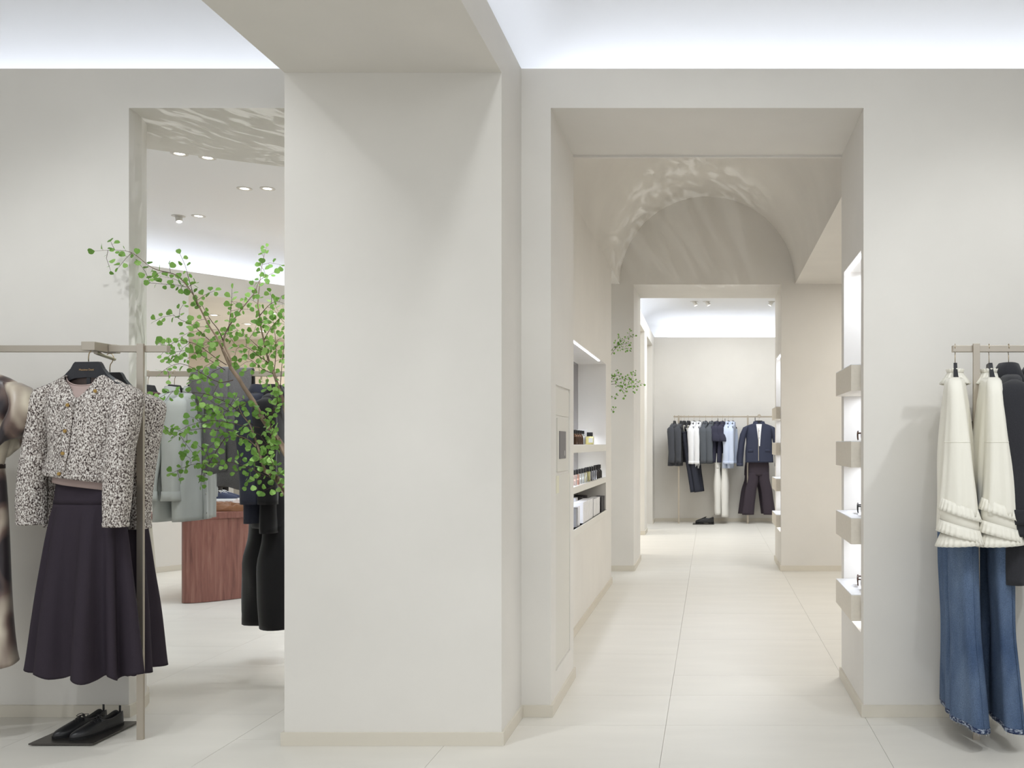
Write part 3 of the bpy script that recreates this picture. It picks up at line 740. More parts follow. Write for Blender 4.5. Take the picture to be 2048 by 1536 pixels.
# shoe plate and shoes
plate = boxobj('shoe_plate', (-3.044, -2.756, 4.13, 4.465, .006, .0125), DARKSTEEL, None, .0008)
tag(plate, 'flat square gunmetal plate on the floor under the shoes', 'display plate')
boxobj('plate_foot', (-3.0, -2.80, 4.17, 4.43, 0, .0062), DARKSTEEL, plate)
LEATHER = mat('black_leather', (38, 38, 40), .36, spec=.5, bump=.05, bscale=160)
RUBBER = mat('black_sole', (30, 30, 31), .7)
INSIDE = mat('shoe_lining', (28, 28, 30), .9)
def shoe(name, label, cat, loc, rz, group, length=.262, m=None, sole=None, lace=None, w=1.0, hh=1.0, tab=True, lining=None, heel=.0, toe_h=.034):
    m, sole, lace, lining = m or LEATHER, sole or RUBBER, lace or LEATHER, lining or INSIDE
    r = empty(name, loc, rz); tag(r, label, cat, group)
    # stations from heel (t=0) to toe (t=1), toe towards -y
    st = [(0.0, .007, .052, 1), (.015, .021, .068, 1), (.06, .029, .073, 1), (.16, .031, .061, 1), (.30, .031, .050, 1), (.40, .033, .054, 1), (.45, .034, .060, 0), (.55, .037, .056, 0), (.66, .040, .048, 0), (.78, .039, .038, 0), (.88, .032, .031, 0), (.95, .022, .025, 0), (.985, .012, .018, 0), (1.0, .004, .012, 0)]
    zs = .007 + heel; bm = bmesh.new(); rows = []; N = 17
    def cxo(t): return .008 * math.sin(PI * t) * 1.0
    for t, hw, hgt, op in st:
        y = length * (.5 - t); row = []; hw *= w; hgt *= hh
        for k in range(N):
            u = k / (N - 1) * 2 - 1
            if not op:
                a = (1 - u) * PI / 2; x = hw * math.cos(a) * (1 if abs(math.cos(a)) < .98 else 1); z = hgt * max(0, math.sin(a)) ** .75
            else:
                au = abs(u); s = 1 if u > 0 else -1
                if au > .45:
                    f = (1 - au) / .55; x = s * hw * (1 - .22 * f ** 2 + .04 * math.sin(PI * f)); z = hgt * f
                else:
                    f = au / .45; x = s * hw * .74 * f ** .8; z = hgt * f ** 1.2 if f > .6 else hgt * (.6 ** 1.2) * (f / .6) ** 2 * .9 + .004
                    z = max(.004, z - .001)
            row.append(bm.verts.new((x + cxo(t), y, z + zs)))
        rows.append(row)
    for a, b_ in zip(rows, rows[1:]):
        for k in range(N - 1): bm.faces.new((a[k], a[k + 1], b_[k + 1], b_[k]))
    bm.faces.new([v for v in rows[0]]); bm.faces.new([v for v in rows[-1]][::-1])
    bmesh.ops.recalc_face_normals(bm, faces=bm.faces)
    up = link_bm('upper', bm, m, r, smooth=True, auto=60)
    md = up.modifiers.new('smooth', 'SUBSURF'); md.levels = 1; md.render_levels = 2
    bm = bmesh.new(); rows = []
    for t, hw, hgt, op in st:
        y = length * (.5 - t) * 1.006; hw = hw * w + .0012
        rows.append([bm.verts.new((x + cxo(t), y, z)) for x, z in ((-hw, zs + .004), (hw, zs + .004), (hw, 0 if (t < .3 or not heel) or t > .62 else heel), (-hw, 0 if (t < .3 or not heel) or t > .62 else heel))])
    for a, b_ in zip(rows, rows[1:]):
        for k in range(4): bm.faces.new((a[k], a[(k + 1) % 4], b_[(k + 1) % 4], b_[k]))
    bm.faces.new(rows[0]); bm.faces.new(rows[-1][::-1]); bmesh.ops.recalc_face_normals(bm, faces=bm.faces)
    link_bm('sole', bm, sole, r, smooth=True, auto=40)
    bm = bmesh.new()
    for q in range(5):
        t = .45 + .055 * q; y = length * (.5 - t); h_ = (.063 - .005 * q) * hh + zs; x = .017 * w
        tube(bm, [(-x + .008, y, h_ - .007), (.008, y - .004, h_ + .003), (x + .008, y - .008, h_ - .007)], .0021, 5)
        if q < 4: tube(bm, [(-x + .008, y, h_ - .006), (.008, y - .008, h_ + .004), (x + .008, y - .014, h_ - .008)], .0019, 5)
    y = length * .06
    for s in (-1, 1):
        pts = [(.008, y, .066 * hh + zs)] + [(.008 + s * (.012 + .018 * math.sin(a)), y - .004 + .012 * math.cos(a * 1.5), .068 * hh + zs - .012 * (1 - math.cos(a)) * .5) for a in (.5, 1.2, 2.0, 2.8)] + [(.008, y, .066 * hh + zs)]
        tube(bm, pts, .0017, 5)
        tube(bm, [(.008, y, .066 * hh + zs), (.008 + s * .016, y - .012, .060 * hh + zs), (.008 + s * .03, y - .02, .046 * hh + zs)], .0017, 5)
    link_bm('laces', bm, lace, r, smooth=True)
    bm = bmesh.new(); box(bm, -.006 + cxo(.02), .006 + cxo(.02), length * .470, length * .479, .030 * hh + zs, .082 * hh + zs, bev=.001); link_bm('pull_tab', bm, m, r) if tab else bm.free()
    return r
shoe('lace_up_shoe', 'soft black leather lace-up shoe on the plate, farther from the rail post', 'shoe', (-2.942, 4.318, .0125), math.radians(-15), 'black lace-up shoes on the plate')
shoe('lace_up_shoe', 'soft black leather lace-up shoe on the plate, nearer to the rail post', 'shoe', (-2.852, 4.300, .0125), math.radians(-15), 'black lace-up shoes on the plate')
# ================================================================== FRONT RIGHT RAIL
rail('clothes_rail', 'satin metal clothes rail beside the passage with white blouses and black coats', 1.113, 3.3, 4.25, [1.217, 3.1], wall_y=YW)
IVORY = mat('ivory_silk', (247, 243, 230), .6, sheen=.2, spec=.25)
_b = IVORY.node_tree.nodes['Principled BSDF']; _b.inputs['Subsurface Weight'].default_value = 0
def denim():
    m = mat('washed_denim', (70, 92, 130), .9, noise=.25, nscale=7, stretch=(1.4, 1.4, .5), bump=.25, bscale=420, spec=.1)
    nt = m.node_tree; b = nt.nodes['Principled BSDF']
    rmp = [n for n in nt.nodes if n.type == 'VALTORGB'][0]
    rmp.color_ramp.elements[0].color = lin((72, 90, 120)); rmp.color_ramp.elements[1].color = lin((108, 126, 152))
    n = nt.nodes.new('ShaderNodeTexNoise'); n.inputs['Scale'].default_value = 300; n.inputs['Detail'].default_value = 1
    tc = [q for q in nt.nodes if q.type == 'TEX_COORD'][0]; nt.links.new(tc.outputs['Object'], n.inputs['Vector'])
    mx = nt.nodes.new('ShaderNodeMix'); mx.data_type = 'RGBA'; mx.blend_type = 'OVERLAY'; mx.inputs['Factor'].default_value = .5
    nt.links.new(rmp.outputs['Color'], mx.inputs[6]); nt.links.new(n.outputs['Fac'], mx.inputs[7]); nt.links.new(mx.outputs[2], b.inputs['Base Color'])
    return m
DENIM = denim()
def hem_denim():
    m = bpy.data.materials.new('released_hem'); m.use_nodes = True; nt = m.node_tree; b = nt.nodes['Principled BSDF']; b.inputs['Roughness'].default_value = .9
    tc = nt.nodes.new('ShaderNodeTexCoord'); mp = nt.nodes.new('ShaderNodeMapping'); mp.inputs['Scale'].default_value = (60, 60, 130)
    nt.links.new(tc.outputs['Object'], mp.inputs['Vector'])
    n = nt.nodes.new('ShaderNodeTexNoise'); n.inputs['Scale'].default_value = 1; n.inputs['Detail'].default_value = 3; nt.links.new(mp.outputs['Vector'], n.inputs['Vector'])
    r = nt.nodes.new('ShaderNodeValToRGB'); e = r.color_ramp.elements; e[0].position = .44; e[0].color = lin((34, 48, 82)); e[1].position = .66; e[1].color = lin((176, 186, 200))
    nt.links.new(n.outputs['Fac'], r.inputs['Fac']); nt.links.new(r.outputs['Color'], b.inputs['Base Color'])
    return m
HEMD = hem_denim()
COATM = mat('black_wool', (54, 54, 58), .95, noise=.12, nscale=300, bump=.1, bscale=500, sheen=.2, spec=.1)
BLACKC = mat('black_crepe', (44, 40, 42), .85, sheen=.1, spec=.2)

def ruffle(bm, cx, cy, z, rx, ry, h, amp, n, flare=.012, seed=0, tilt=0):
    """gathered frill hanging from an oval"""
    N = n * 4; G = []
    for i in range(4):
        v = i / 3; row = []
        for k in range(N):
            th = 2 * PI * k / N; a = amp * v ** .8 * math.sin(n * th + seed + .8 * math.sin(3 * th))
            d = flare * v + a
            row.append(bm.verts.new((cx + (rx + d) * math.cos(th), cy + (ry + d) * math.sin(th), z - h * v + tilt * math.sin(th) + .3 * a)))
        G.append(row)
    for a, b in zip(G, G[1:]):
        for k in range(N): bm.faces.new((a[(k + 1) % N], a[k], b[k], b[(k + 1) % N]))
def blouse(label, loc, rz, seed):
    r = empty('ruffled_blouse', loc, rz); tag(r, label, 'blouse', 'ivory ruffled blouses')
    z0 = -.135
    keys = [(z0, 0, 0, .072, .044), (z0 - .006, 0, 0, .10, .05), (z0 - .018, 0, 0, .155, .05), (z0 - .036, 0, 0, .188, .05), (z0 - .15, 0, 0, .20, .065), (z0 - .35, 0, 0, .20, .08), (z0 - .55, 0, 0, .21, .076), (z0 - .68, 0, 0, .215, .078)]
    body = Loft(keys, 2.4, waves(7, .009, seed, 1, 11, .004), None, .005, 8, seed)
    bm = bmesh.new(); body.build(bm, 20, 56); cloth('body', bm, IVORY, r, .001)
    bm = bmesh.new(); ruffle(bm, 0, 0, z0 + .022, .062, .036, .05, .006, 15, .03, seed); ruffle(bm, 0, 0, z0 + .022, .062, .036, -.018, .004, 15, .004, seed + 1)
    cloth('ruffled_collar', bm, IVORY, r, .001)
    for s in (-1, 1):
        kz = z0 - .058
        cy = -.02
        sk = [(kz + .052, s * .150, 0, .010, .020), (kz + .040, s * .170, 0, .028, .030), (kz + .005, s * .196, -.001, .036, .036), (kz - .10, s * .205, -.006, .042, .045), (kz - .20, s * .208, -.010, .046, .052),
              (kz - .34, s * .214, -.016, .050, .063), (kz - .46, s * .218, cy, .054, .074), (kz - .555, s * .22, cy, .057, .081)]
        sl = Loft(sk, 2.1, waves(5, .006, seed + s, 1, 8, .004), None, .006, 8, seed + 6 * s)
        bm = bmesh.new(); sl.build(bm, 20, 36, cap0=True); cloth('sleeve', bm, IVORY, r, .001)
        bm = bmesh.new(); sl.build(bm, 1, 36, v0=.475, v1=.482, off=.0012); cloth('sleeve_seam', bm, IVORY, r, .001)
        sx = s * .22
        for q, (dz, hx, hy, hh_, tl) in enumerate(((-.505, .056, .078, .050, .028), (-.595, .062, .086, .052, .024), (-.628, .056, .082, .058, -.006))):
            bm = bmesh.new(); ruffle(bm, sx, cy, kz + dz, hx, hy, hh_, .0042, 25, .013 if q < 2 else .020, seed + q * 1.3 + s, tl)
            if q == 0:     # the plain tier between the frills
                N = 40; V = []
                for rr_, zz in ((hx - .001, 0.0), (hx + .003, -.05), (hx + .006, -.105)):
                    V.append([bm.verts.new((sx + rr_ * math.cos(2 * PI * k / N), cy + (rr_ + .022) * math.sin(2 * PI * k / N), kz + dz + zz + tl * math.sin(2 * PI * k / N))) for k in range(N)])
                for a_, b_ in zip(V, V[1:]):
                    for k in range(N): bm.faces.new((a_[(k + 1) % N], a_[k], b_[k], b_[(k + 1) % N]))
            cloth('ruffled_cuff', bm, IVORY, r, .001)
    return r
def jeans(label, loc, rz, seed):
    r = empty('flared_jeans', loc, rz); tag(r, label, 'jeans', 'wide frayed hem jeans')
    zt = -.60; dirs = -1
    hip = Loft([(zt, 0, 0, .175, .045), (zt - .08, 0, 0, .19, .055), (zt - .20, 0, 0, .20, .06), (zt - .28, 0, 0, .20, .055)], 2.4, waves(4, .004, seed), None, .004, 9, seed)
    bm = bmesh.new(); hip.build(bm, 8, 36); cloth('seat', bm, DENIM, r)
    bm = bmesh.new(); hip.build(bm, 1, 36, v0=0, v1=.13, off=.003); cloth('waistband', bm, DENIM, r, .003)
    for s in (-1, 1):
        cx = s * .105
        k = [(zt - .22, s * .10, 0, .095, .055), (zt - .40, s * .10, 0, .095, .056), (zt - .65, cx, -.006, .095, .050), (zt - .85, cx + s * .01, -.012, .115, .056), (-1.69, cx + s * .02, -.02, .140, .060)]
        def f(th, v, sd=seed + s):
            return .016 * (.3 + .7 * v) * (abs(math.sin(2 * th + sd)) ** .6) * (1 if math.sin(2 * th + sd) > 0 else -1) + .004 * math.sin(5 * th + sd)
        lg = Loft(k, 2.0, f, lambda th: .012 * math.sin(th), .004, 7, seed + s)
        bm = bmesh.new(); lg.build(bm, 24, 44); cloth('trouser_leg', bm, DENIM, r, .0015)
        bm = bmesh.new(); lg.build(bm, 3, 44, v0=.962, v1=1.0, off=.0015); cloth('released_hem', bm, HEMD, r, .0015)
        bm = bmesh.new()
        for th in (0, PI, ):
            pts = [lg.point(th + .35, v / 16, .003) for v in range(17)]; tube(bm, pts, .0022, 4)
        link_bm('side_seam', bm, DENIM, r, smooth=True)
        bm = bmesh.new(); rr = random.Random(int(seed * 10) + s)
        for q in range(46):
            p = lg.point(rr.uniform(0, 2 * PI), 1.0); l = rr.uniform(.004, .014)
            tube(bm, [p, p + Vector((rr.uniform(-.003, .003), rr.uniform(-.003, .003), -l))], .0005, 3)
        fr = link_bm('frayed_thread', bm, mat('pale_thread', (206, 212, 220), .9), r); fr['kind'] = 'stuff'
    for s in (-1, 1):
        bm = bmesh.new(); box(bm, s * .07 - .012, s * .07 + .012, -.055, -.046, zt - .03, zt + .015); box(bm, s * .07 - .002, s * .07 + .002, -.020, -.017, zt + .01, -.16)
        link_bm('clip_strap', bm, HANGER, r)
    return r
def ang(a): return math.radians(a)
# local -x end of each hanger points to the viewer
for i, (x, a, who) in enumerate(((1.126, 75, 'a'), (1.282, 80, 'b'))):
    L_ = (('black hanger of the first blouse at the end of the right rail', 'ivory ruffled blouse at the very end of the right rail', 'wide blue jeans with frayed hems under the end blouse, beside the wall'),
          ('black hanger of the second blouse, behind the right rail post', 'ivory ruffled blouse between the rail post and the black coat', 'wide blue jeans with frayed hems right of the rail post foot'))[i]
    z = RAILZ
    hanger((x, 4.25, z), ang(a), L_[0], 'hangers of the ivory blouses', .84)
    blouse(L_[1], (x, 4.25, z), ang(a), .7 + 1.9 * i)
    jeans(L_[2], (x + .010 + .016 * i, 4.265, z), ang(91 - i * 2), 1.1 + 1.3 * i)
def coat(label, x, a, seed):
    hanger((x, 4.25, RAILZ), ang(a), ('black hanger holding the first black coat beside the blouses', 'black hanger holding the outer black coat at the frame edge')[int(seed > 2)], 'hangers of the black coats')
    r = top_garment('wool_coat', label, 'coat', (x, 4.25, RAILZ), ang(a), COATM, L=.94, sh=.205, bw=.20, hw=.235, dep=.062, SL=.66, s0=.078, s1=.072, swing=.03, out=.02, collar='coat', seed=seed, group='black wool coats', n=40, rows=24, wr=.006, neck=.066)
    for s in (-1, 1):   # turned-back cuffs
        bm = bmesh.new(); c = Loft([(-.72, s * .225, -.026, .062, .084), (-.785, s * .225, -.029, .060, .080)], 2.2, None, None, .003, 9, 2)
        c.build(bm, 3, 24); cloth('turned_cuff', bm, COATM, r, .005)
    return r
coat('black wool coat with big collar hanging next to the second blouse', 1.372, 80, 1.0)
coat('black wool coat mostly cut off by the frame edge', 1.50, 82, 3.0)
# ================================================================== ROUND ROOM
r2 = rail('clothes_rail', 'metal clothes rail in the round room behind the leafy tree', -4.3, -2.25, 5.76, [-4.2, -2.6 + .05], t=.016)
r2.rotation_euler = (0, 0, 0)
GREYSHIRT = mat('pale_grey_cotton', (206, 210, 207), .85, noise=.03, nscale=8, bump=.06, bscale=60)
BURG = mat('burgundy_wool', (88, 34, 46), .9, sheen=.2)
HEATHER = mat('heather_grey_wool', (122, 120, 122), .95, noise=.16, nscale=160, stretch=(1, 1, 2), bump=.1, bscale=300, sheen=.2)
NAVY = mat('navy_wool', (52, 54, 68), .9, noise=.1, nscale=200, sheen=.15)
BLACKV = mat('black_velvet', (32, 31, 33), .9, sheen=.25, spec=.15)
CREAM = mat('cream_cotton', (228, 222, 208), .85)
SHB = mat('shirt_button', (206, 206, 200), .4)
Y = 5.76; RZ = RAILZ - .001
def side(x, a): return (x, Y, RZ), ang(a)
p_, a_ = side(-3.50, 88); hanger(p_, a_, 'hanger of the burgundy top on the round room rail')
top_garment('knit_top', 'burgundy knit top behind the tweedy sleeve on the round room rail', 'top', p_, a_, BURG, L=.62, seed=2, collar='rib', cuff=.05)
p_, a_ = side(-3.66, 90); hanger(p_, a_, 'hanger of the cream dress on the round room rail')
r = empty('long_dress', p_, a_); tag(r, 'cream long dress mostly hidden by the rail post and dark skirt', 'dress')
b = Loft([(-.12, 0, 0, .07, .04), (-.16, 0, 0, .16, .05), (-.20, 0, 0, .20, .055), (-.5, 0, 0, .19, .07), (-.9, 0, 0, .22, .10), (-1.30, 0, 0, .25, .12)], 2.3, waves(6, .015, .3), None, .005, 7, 5)
bm = bmesh.new(); b.build(bm, 20, 48); cloth('body', bm, CREAM, r)
for i, x in enumerate((-3.335, -3.215)):
    p_, a_ = side(x, 90 + i * 2)
    hanger(p_, a_, ('hanger of the left pale grey shirt in the round room', 'hanger of the right pale grey shirt in the round room')[i], 'hangers of the pale grey shirts')
    top_garment('grey_shirt', ('pale grey shirt beside the burgundy top', 'pale grey shirt beside the draped charcoal knit')[i], 'shirt', p_, a_, GREYSHIRT, L=.79, sh=.205, bw=.20, hw=.215, dep=.062, SL=.60, s0=.066, s1=.05, swing=-.02, out=.02,
                collar='shirt', cuff=.065, placket=.018, buttons=SHB, seed=4 + 2.3 * i, group='pale grey shirts', n=36, rows=22, wr=.009, fold=waves(4, .008, 1 + i, 1, 9, .003, .3), neck=.068)
# charcoal knit draped over the rail
def drape(name, label, cat, x0, x1, y, zr, drop_f, drop_b, m, group=None, nb=.02, seed=0, amp=.006, parent=None):
    bm = bmesh.new(); prof = []
    for k in range(13): prof.append((-nb - .006 * math.sin(k / 12 * PI), -drop_f + drop_f * k / 12))
    for k in range(1, 6): a = PI - PI * k / 6; prof.append((nb * math.cos(a), nb * math.sin(a)))
    for k in range(13): prof.append((nb, -drop_b * k / 12))
    G = []
    for i, (dy, dz) in enumerate(prof):
        row = []
        for k in range(15):
            u = k / 14; x = x0 + (x1 - x0) * u; fall = min(1, abs(min(0, dz)) / .3)
            o = amp * fall * math.sin(u * 9 + seed + dz * 3) + amp * .6 * fall * mnoise.noise(Vector((x * 12, dz * 6, seed)))
            hemw = .012 * math.sin(u * 5 + seed) if i in (0, len(prof) - 1) else 0
            row.append(bm.verts.new((x + .006 * fall * math.sin(dz * 8 + seed), y + dy + o * (1 if dy < 0 else -1) - (.01 * fall if dy < 0 else -.01 * fall), zr + dz + hemw)))
        G.append(row)
    for a, b in zip(G, G[1:]):
        for k in range(14): bm.faces.new((a[k], a[k + 1], b[k + 1], b[k]))
    o = cloth(name, bm, m, parent, .006)
    if label: tag(o, label, cat, group)
    return o
knit = empty('draped_cardigan', (0, 0, 0)); tag(knit, 'charcoal heather cardigan draped over the round room rail behind the tree', 'cardigan')
drape('front_panel', None, None, -3.055, -2.845, Y, RZ + .016, .725, .55, HEATHER, seed=1, parent=knit, nb=.024)
drape('front_panel', None, None, -3.135, -2.985, Y - .004, RZ + .016, .63, .50, HEATHER, seed=3, parent=knit, nb=.029)
sl = Loft([(RZ + .022, -3.14, Y - .03, .06, .035), (RZ - .03, -3.145, Y - .05, .062, .045), (RZ - .12, -3.13, Y - .055, .06, .042), (RZ - .19, -3.11, Y - .055, .05, .035)], 2.2, None, lambda th: -.03 * math.cos(th), .008, 12, 2)
bm = bmesh.new(); sl.build(bm, 10, 20, cap0=True); cloth('sleeve', bm, HEATHER, knit, .004)
# dark tailored pieces and black trousers
for i, (x, m, nm, lab, L_) in enumerate(((-2.80, NAVY, 'navy_jacket', 'dark navy jacket beside the draped charcoal knit', .80), (-2.70, BLACKV, 'black_jacket', 'black jacket next to the dark navy jacket, behind the tree', .86))):
    p_, a_ = side(x, 96); hanger(p_, a_, ('hanger of the dark navy jacket in the round room', 'hanger of the black jacket in the round room')[i], 'hangers of the dark jackets')
    top_garment(nm, lab, 'jacket', p_, a_, m, L=L_, sh=.205, bw=.20, hw=.225, dep=.06, SL=.62, s0=.07, s1=.055, collar='coat', seed=6 + i, n=32, rows=18)
p_, a_ = side(-2.755, 138)
trousers('black_trousers', 'wide black trousers hanging low beside the column', p_, a_, BLACKV, z0=-.68, L=.885, hipw=.19, leg0=.115, leg1=.125, dep=.075, gap=.105, spread=.0, seed=3, rise=.28, flat=.75, wr=.018)
for s in (-1, 1): pass
hanger(p_, a_, 'hanger carrying the wide black trousers')
bm = bmesh.new()
for s in (-1, 1): box(bm, s * .13 - .004, s * .13 + .004, -.004, .004, -.72, -.175)
tr = [o for o in bpy.data.objects if o.name == 'black_trousers'][0]
link_bm('clip_strap', bm, HANGER, tr)

# oval rosewood table
def wood():
    m = bpy.data.materials.new('rosewood'); m.use_nodes = True; nt = m.node_tree; b = nt.nodes['Principled BSDF']
    b.inputs['Roughness'].default_value = .3; b.inputs['Specular IOR Level'].default_value = .4
    tc = nt.nodes.new('ShaderNodeTexCoord'); mp = nt.nodes.new('ShaderNodeMapping'); mp.inputs['Scale'].default_value = (26, 26, 1.6)
    nt.links.new(tc.outputs['Object'], mp.inputs['Vector'])
    n = nt.nodes.new('ShaderNodeTexNoise'); n.inputs['Scale'].default_value = 1.4; n.inputs['Detail'].default_value = 7; n.inputs['Roughness'].default_value = .62; n.inputs['Distortion'].default_value = .4
    nt.links.new(mp.outputs['Vector'], n.inputs['Vector'])
    r = nt.nodes.new('ShaderNodeValToRGB'); e = r.color_ramp.elements; e[0].position = .34; e[0].color = lin((120, 80, 72)); e[1].position = .68; e[1].color = lin((160, 116, 104))
    k = e.new(.5); k.color = lin((144, 98, 88))
    nt.links.new(n.outputs['Fac'], r.inputs['Fac']); nt.links.new(r.outputs['Color'], b.inputs['Base Color'])
    return m
WOOD = wood()
TC, TA = (-4.17, 8.74), ang(60)
def ellipse(a, b, n=72, power=2.0):
    out = []
    for k in range(n):
        th = 2 * PI * k / n; c, s = math.cos(th), math.sin(th)
        x = abs(c) ** (2 / power) * (1 if c >= 0 else -1) * a; y = abs(s) ** (2 / power) * (1 if s >= 0 else -1) * b
        out.append((x, y))
    return out
table = empty('oval_table', (TC[0], TC[1], 0), TA); tag(table, 'oval rosewood display table with curved solid base in the round room', 'table')
bm = bmesh.new(); lathe_r = ellipse(1.1, .48)
prism(bm, lathe_r, .706, .762); es = [e for e in bm.edges if abs(e.verts[0].co.z - e.verts[1].co.z) < 1e-6]
bmesh.ops.bevel(bm, geom=es, offset=.006, segments=2, affect='EDGES'); link_bm('tabletop', bm, WOOD, table, smooth=True, auto=35)
bm = bmesh.new(); prism(bm, [(x - .133, y - .20) for x, y in ellipse(.8, .225)], 0.004, .706); link_bm('curved_base', bm, WOOD, table, smooth=True, auto=35)
def on_table(dx, dy):
    c, s = math.cos(TA), math.sin(TA); return (TC[0] + dx * c - dy * s, TC[1] + dx * s + dy * c)
WHITE = mat('white_lacquer', (236, 236, 236), .4)
q = at(430, 998, 8.45)
pl = boxobj('white_plinth', (-.14, .13, -.13, .13, 0, .075), WHITE, None, .002); pl.location = (q.x + .02, 8.57, .762); pl.rotation_euler = (0, 0, .1)
tag(pl, 'white lacquer plinth under the navy sneaker on the table', 'display block')
NAVYC = mat('navy_canvas', (66, 72, 92), .8); WSOLE = mat('white_rubber', (226, 226, 222), .6); WLACE = mat('white_lace', (232, 232, 230), .8); TAN = mat('tan_leather', (186, 132, 84), .6)
for i, (dx, dy) in enumerate(((0.0, -.02), (-.02, .085))):
    shoe('canvas_sneaker', ('navy sneaker with white laces on the plinth, nearer one', 'navy sneaker with white laces on the plinth, rear one of the pair')[i], 'shoe', (q.x + .02 + dx, 8.54 + dy, .837), ang(100), 'navy sneakers on the plinth', .28, NAVYC, WSOLE, WLACE, 1.05, 1.15, lining=TAN)
# folded brown jacket lying on the table
BROWN = mat('brown_suede', (126, 86, 58), .9, noise=.12, nscale=14, bump=.08, bscale=90, sheen=.25)
q2 = at(455, 1003, 8.20)
r = empty('folded_jacket', (q2.x, 8.20, .762), ang(12)); tag(r, 'brown suede jacket folded flat on the table front', 'folded jacket')
def lump(name, rx, ry, h, m, parent, ox=0, oy=0, seed=0, amp=.02, z0=0.0):
    bm = bmesh.new(); N, M = 40, 9; G = []
    for i in range(M + 1):
        v = i / M; row = []
        for k in range(N):
            th = 2 * PI * k / N; c, s = math.cos(th), math.sin(th)
            f = (1 - v ** 2.6) if v < 1 else 0.02
            x = abs(c) ** .7 * (1 if c > 0 else -1) * rx * f ** .5; y = abs(s) ** .7 * (1 if s > 0 else -1) * ry * f ** .5
            d = amp * mnoise.noise(Vector((x * 11 + seed, y * 16, v * 2))) + amp * .6 * mnoise.noise(Vector((x * 26, y * 22 + seed, v)))
            row.append(bm.verts.new((ox + x * (1 + d * 1.2), oy + y * (1 + d), z0 + max(0.0005 * v, h * v * (1 + d * 14) if v > 0 else 0))))
        G.append(row)
    for a, b in zip(G, G[1:]):
        for k in range(N): bm.faces.new((a[k], a[(k + 1) % N], b[(k + 1) % N], b[k]))
    bm.faces.new(G[0][::-1]); bm.faces.new(G[-1]); bmesh.ops.recalc_face_normals(bm, faces=bm.faces)
    return link_bm(name, bm, m, parent, smooth=True)
lump('body', .21, .14, .058, BROWN, r, seed=1, amp=.07)
lump('sleeve', .13, .05, .052, BROWN, r, .20, -.03, seed=4, amp=.06)
lump('collar', .07, .05, .02, BROWN, r, -.06, 0, seed=6, z0=.048, amp=.08)

# things beyond the opening: a small rail of dark clothes and boots
rear = rail('clothes_rail', 'rear room rail with dark trousers beyond the oval table', -6.1, -4.6, 11.6, [-4.72], t=.014, z=1.75)
for i, (px, m, lab) in enumerate(((418, NAVY, 'dark navy jacket on the rear room rail, leftmost'), (432, BLACKV, 'black jacket on the rear room rail, second from left'), (446, NAVY, 'dark jacket on the rear room rail, next to the mirror edge'))):
    x = at(px, 800, 11.6).x
    hanger((x, 11.6, 1.749), ang(80), ('hanger of the leftmost rear room jacket', 'hanger of the middle rear room jacket', 'hanger of the rear room jacket beside the mirror')[i], 'hangers on the rear room rail')
    top_garment('dark_jacket', lab, 'jacket', (x, 11.6, 1.749), ang(80), m, L=.80, collar='coat', seed=i, n=20, rows=10, group='dark jackets on the rear room rail')
for i, (px, m, lab) in enumerate(((422, DENIM, 'blue jeans on the rear room rail, seen between the table and shirt'), (444, BLACKV, 'black trousers on the rear room rail, above the boots'))):
    x = at(px, 800, 11.6).x
    t_ = trousers('folded_trousers', lab, (x, 11.6, 1.749), ang(80), m, z0=-.68, L=.85, leg0=.10, leg1=.09, dep=.05, seed=i, n=14)
    bm = bmesh.new(); box(bm, -.004, .004, -.004, .004, -.70, -.02); link_bm('clip_strap', bm, HANGER, t_)
x = at(458, 900, 11.3).x
mir = empty('standing_mirror', (x, 11.3, 0)); tag(mir, 'tall standing mirror edge beyond the table', 'mirror')
boxobj('frame', (0, .055, -.01, .01, 0.0, 1.75), mat('white_frame', (226, 224, 220), .5), mir, .002)
boxobj('mirror_panel', (.055, .50, -.004, .006, 0.02, 1.73), mat('mirror_glass', (216, 214, 208), .12, metal=.7), mir)
pb = boxobj('display_cube', (-.2, .2, -.2, .2, 0, .42), mat('beige_plinth', (206, 198, 186), .6), None, .002); q = at(440, 985, 11.15); pb.location = (q.x, 11.1, 0)
tag(pb, 'beige display cube on the floor behind the oval table', 'display block')

# ceiling lamps of the round room
RIM = mat('lamp_trim', (214, 210, 202), .5)
def downlight(label, px, py, z=3.66, tilt=None, group='recessed ceiling lamps', r=.052, power=0):
    d = F * (z - EYE) / (CY - py); x = (px - CX) / F * d
    o = empty('ceiling_spotlight', (x, d, z)); tag(o, label, 'ceiling lamp', group)
    bm = bmesh.new(); lathe(bm, [(r * 1.25, 0), (r * 1.25, -.004), (r * .82, -.005), (r * .70, .0)], 20, close=False); link_bm('trim_ring', bm, RIM, o, smooth=True, auto=40)
    if tilt:
        bm = bmesh.new(); tube(bm, [(0, 0, .01), (tilt[0] * .06, tilt[1] * .06, -.06)], .032, 14); link_bm('lamp_head', bm, RIM, o, smooth=True, auto=40)
        bm = bmesh.new(); disc(bm, (tilt[0] * .0615, tilt[1] * .0615, -.0615), (tilt[0], tilt[1], -1), .026, .001, 14); link_bm('lens', bm, LENS, o)
    else:
        bm = bmesh.new(); disc(bm, (0, 0, -.0025), (0, 0, -1), r * .62, .001, 16); link_bm('lens', bm, LENS, o)
    return o
downlight('recessed lamp nearest the doorway soffit, left one', 359, 307)
downlight('bright bare lamp beside the doorway soffit', 415, 315)
downlight('recessed lamp in the middle of the round ceiling, left of its pair', 489, 377)
downlight('recessed lamp in the middle of the round ceiling, beside the column', 535, 377)
downlight('tilted spotlight head sticking out of the round ceiling', 357, 432, tilt=(.25, -.2))
downlight('recessed lamp right of the tilted spotlight head', 397, 432)
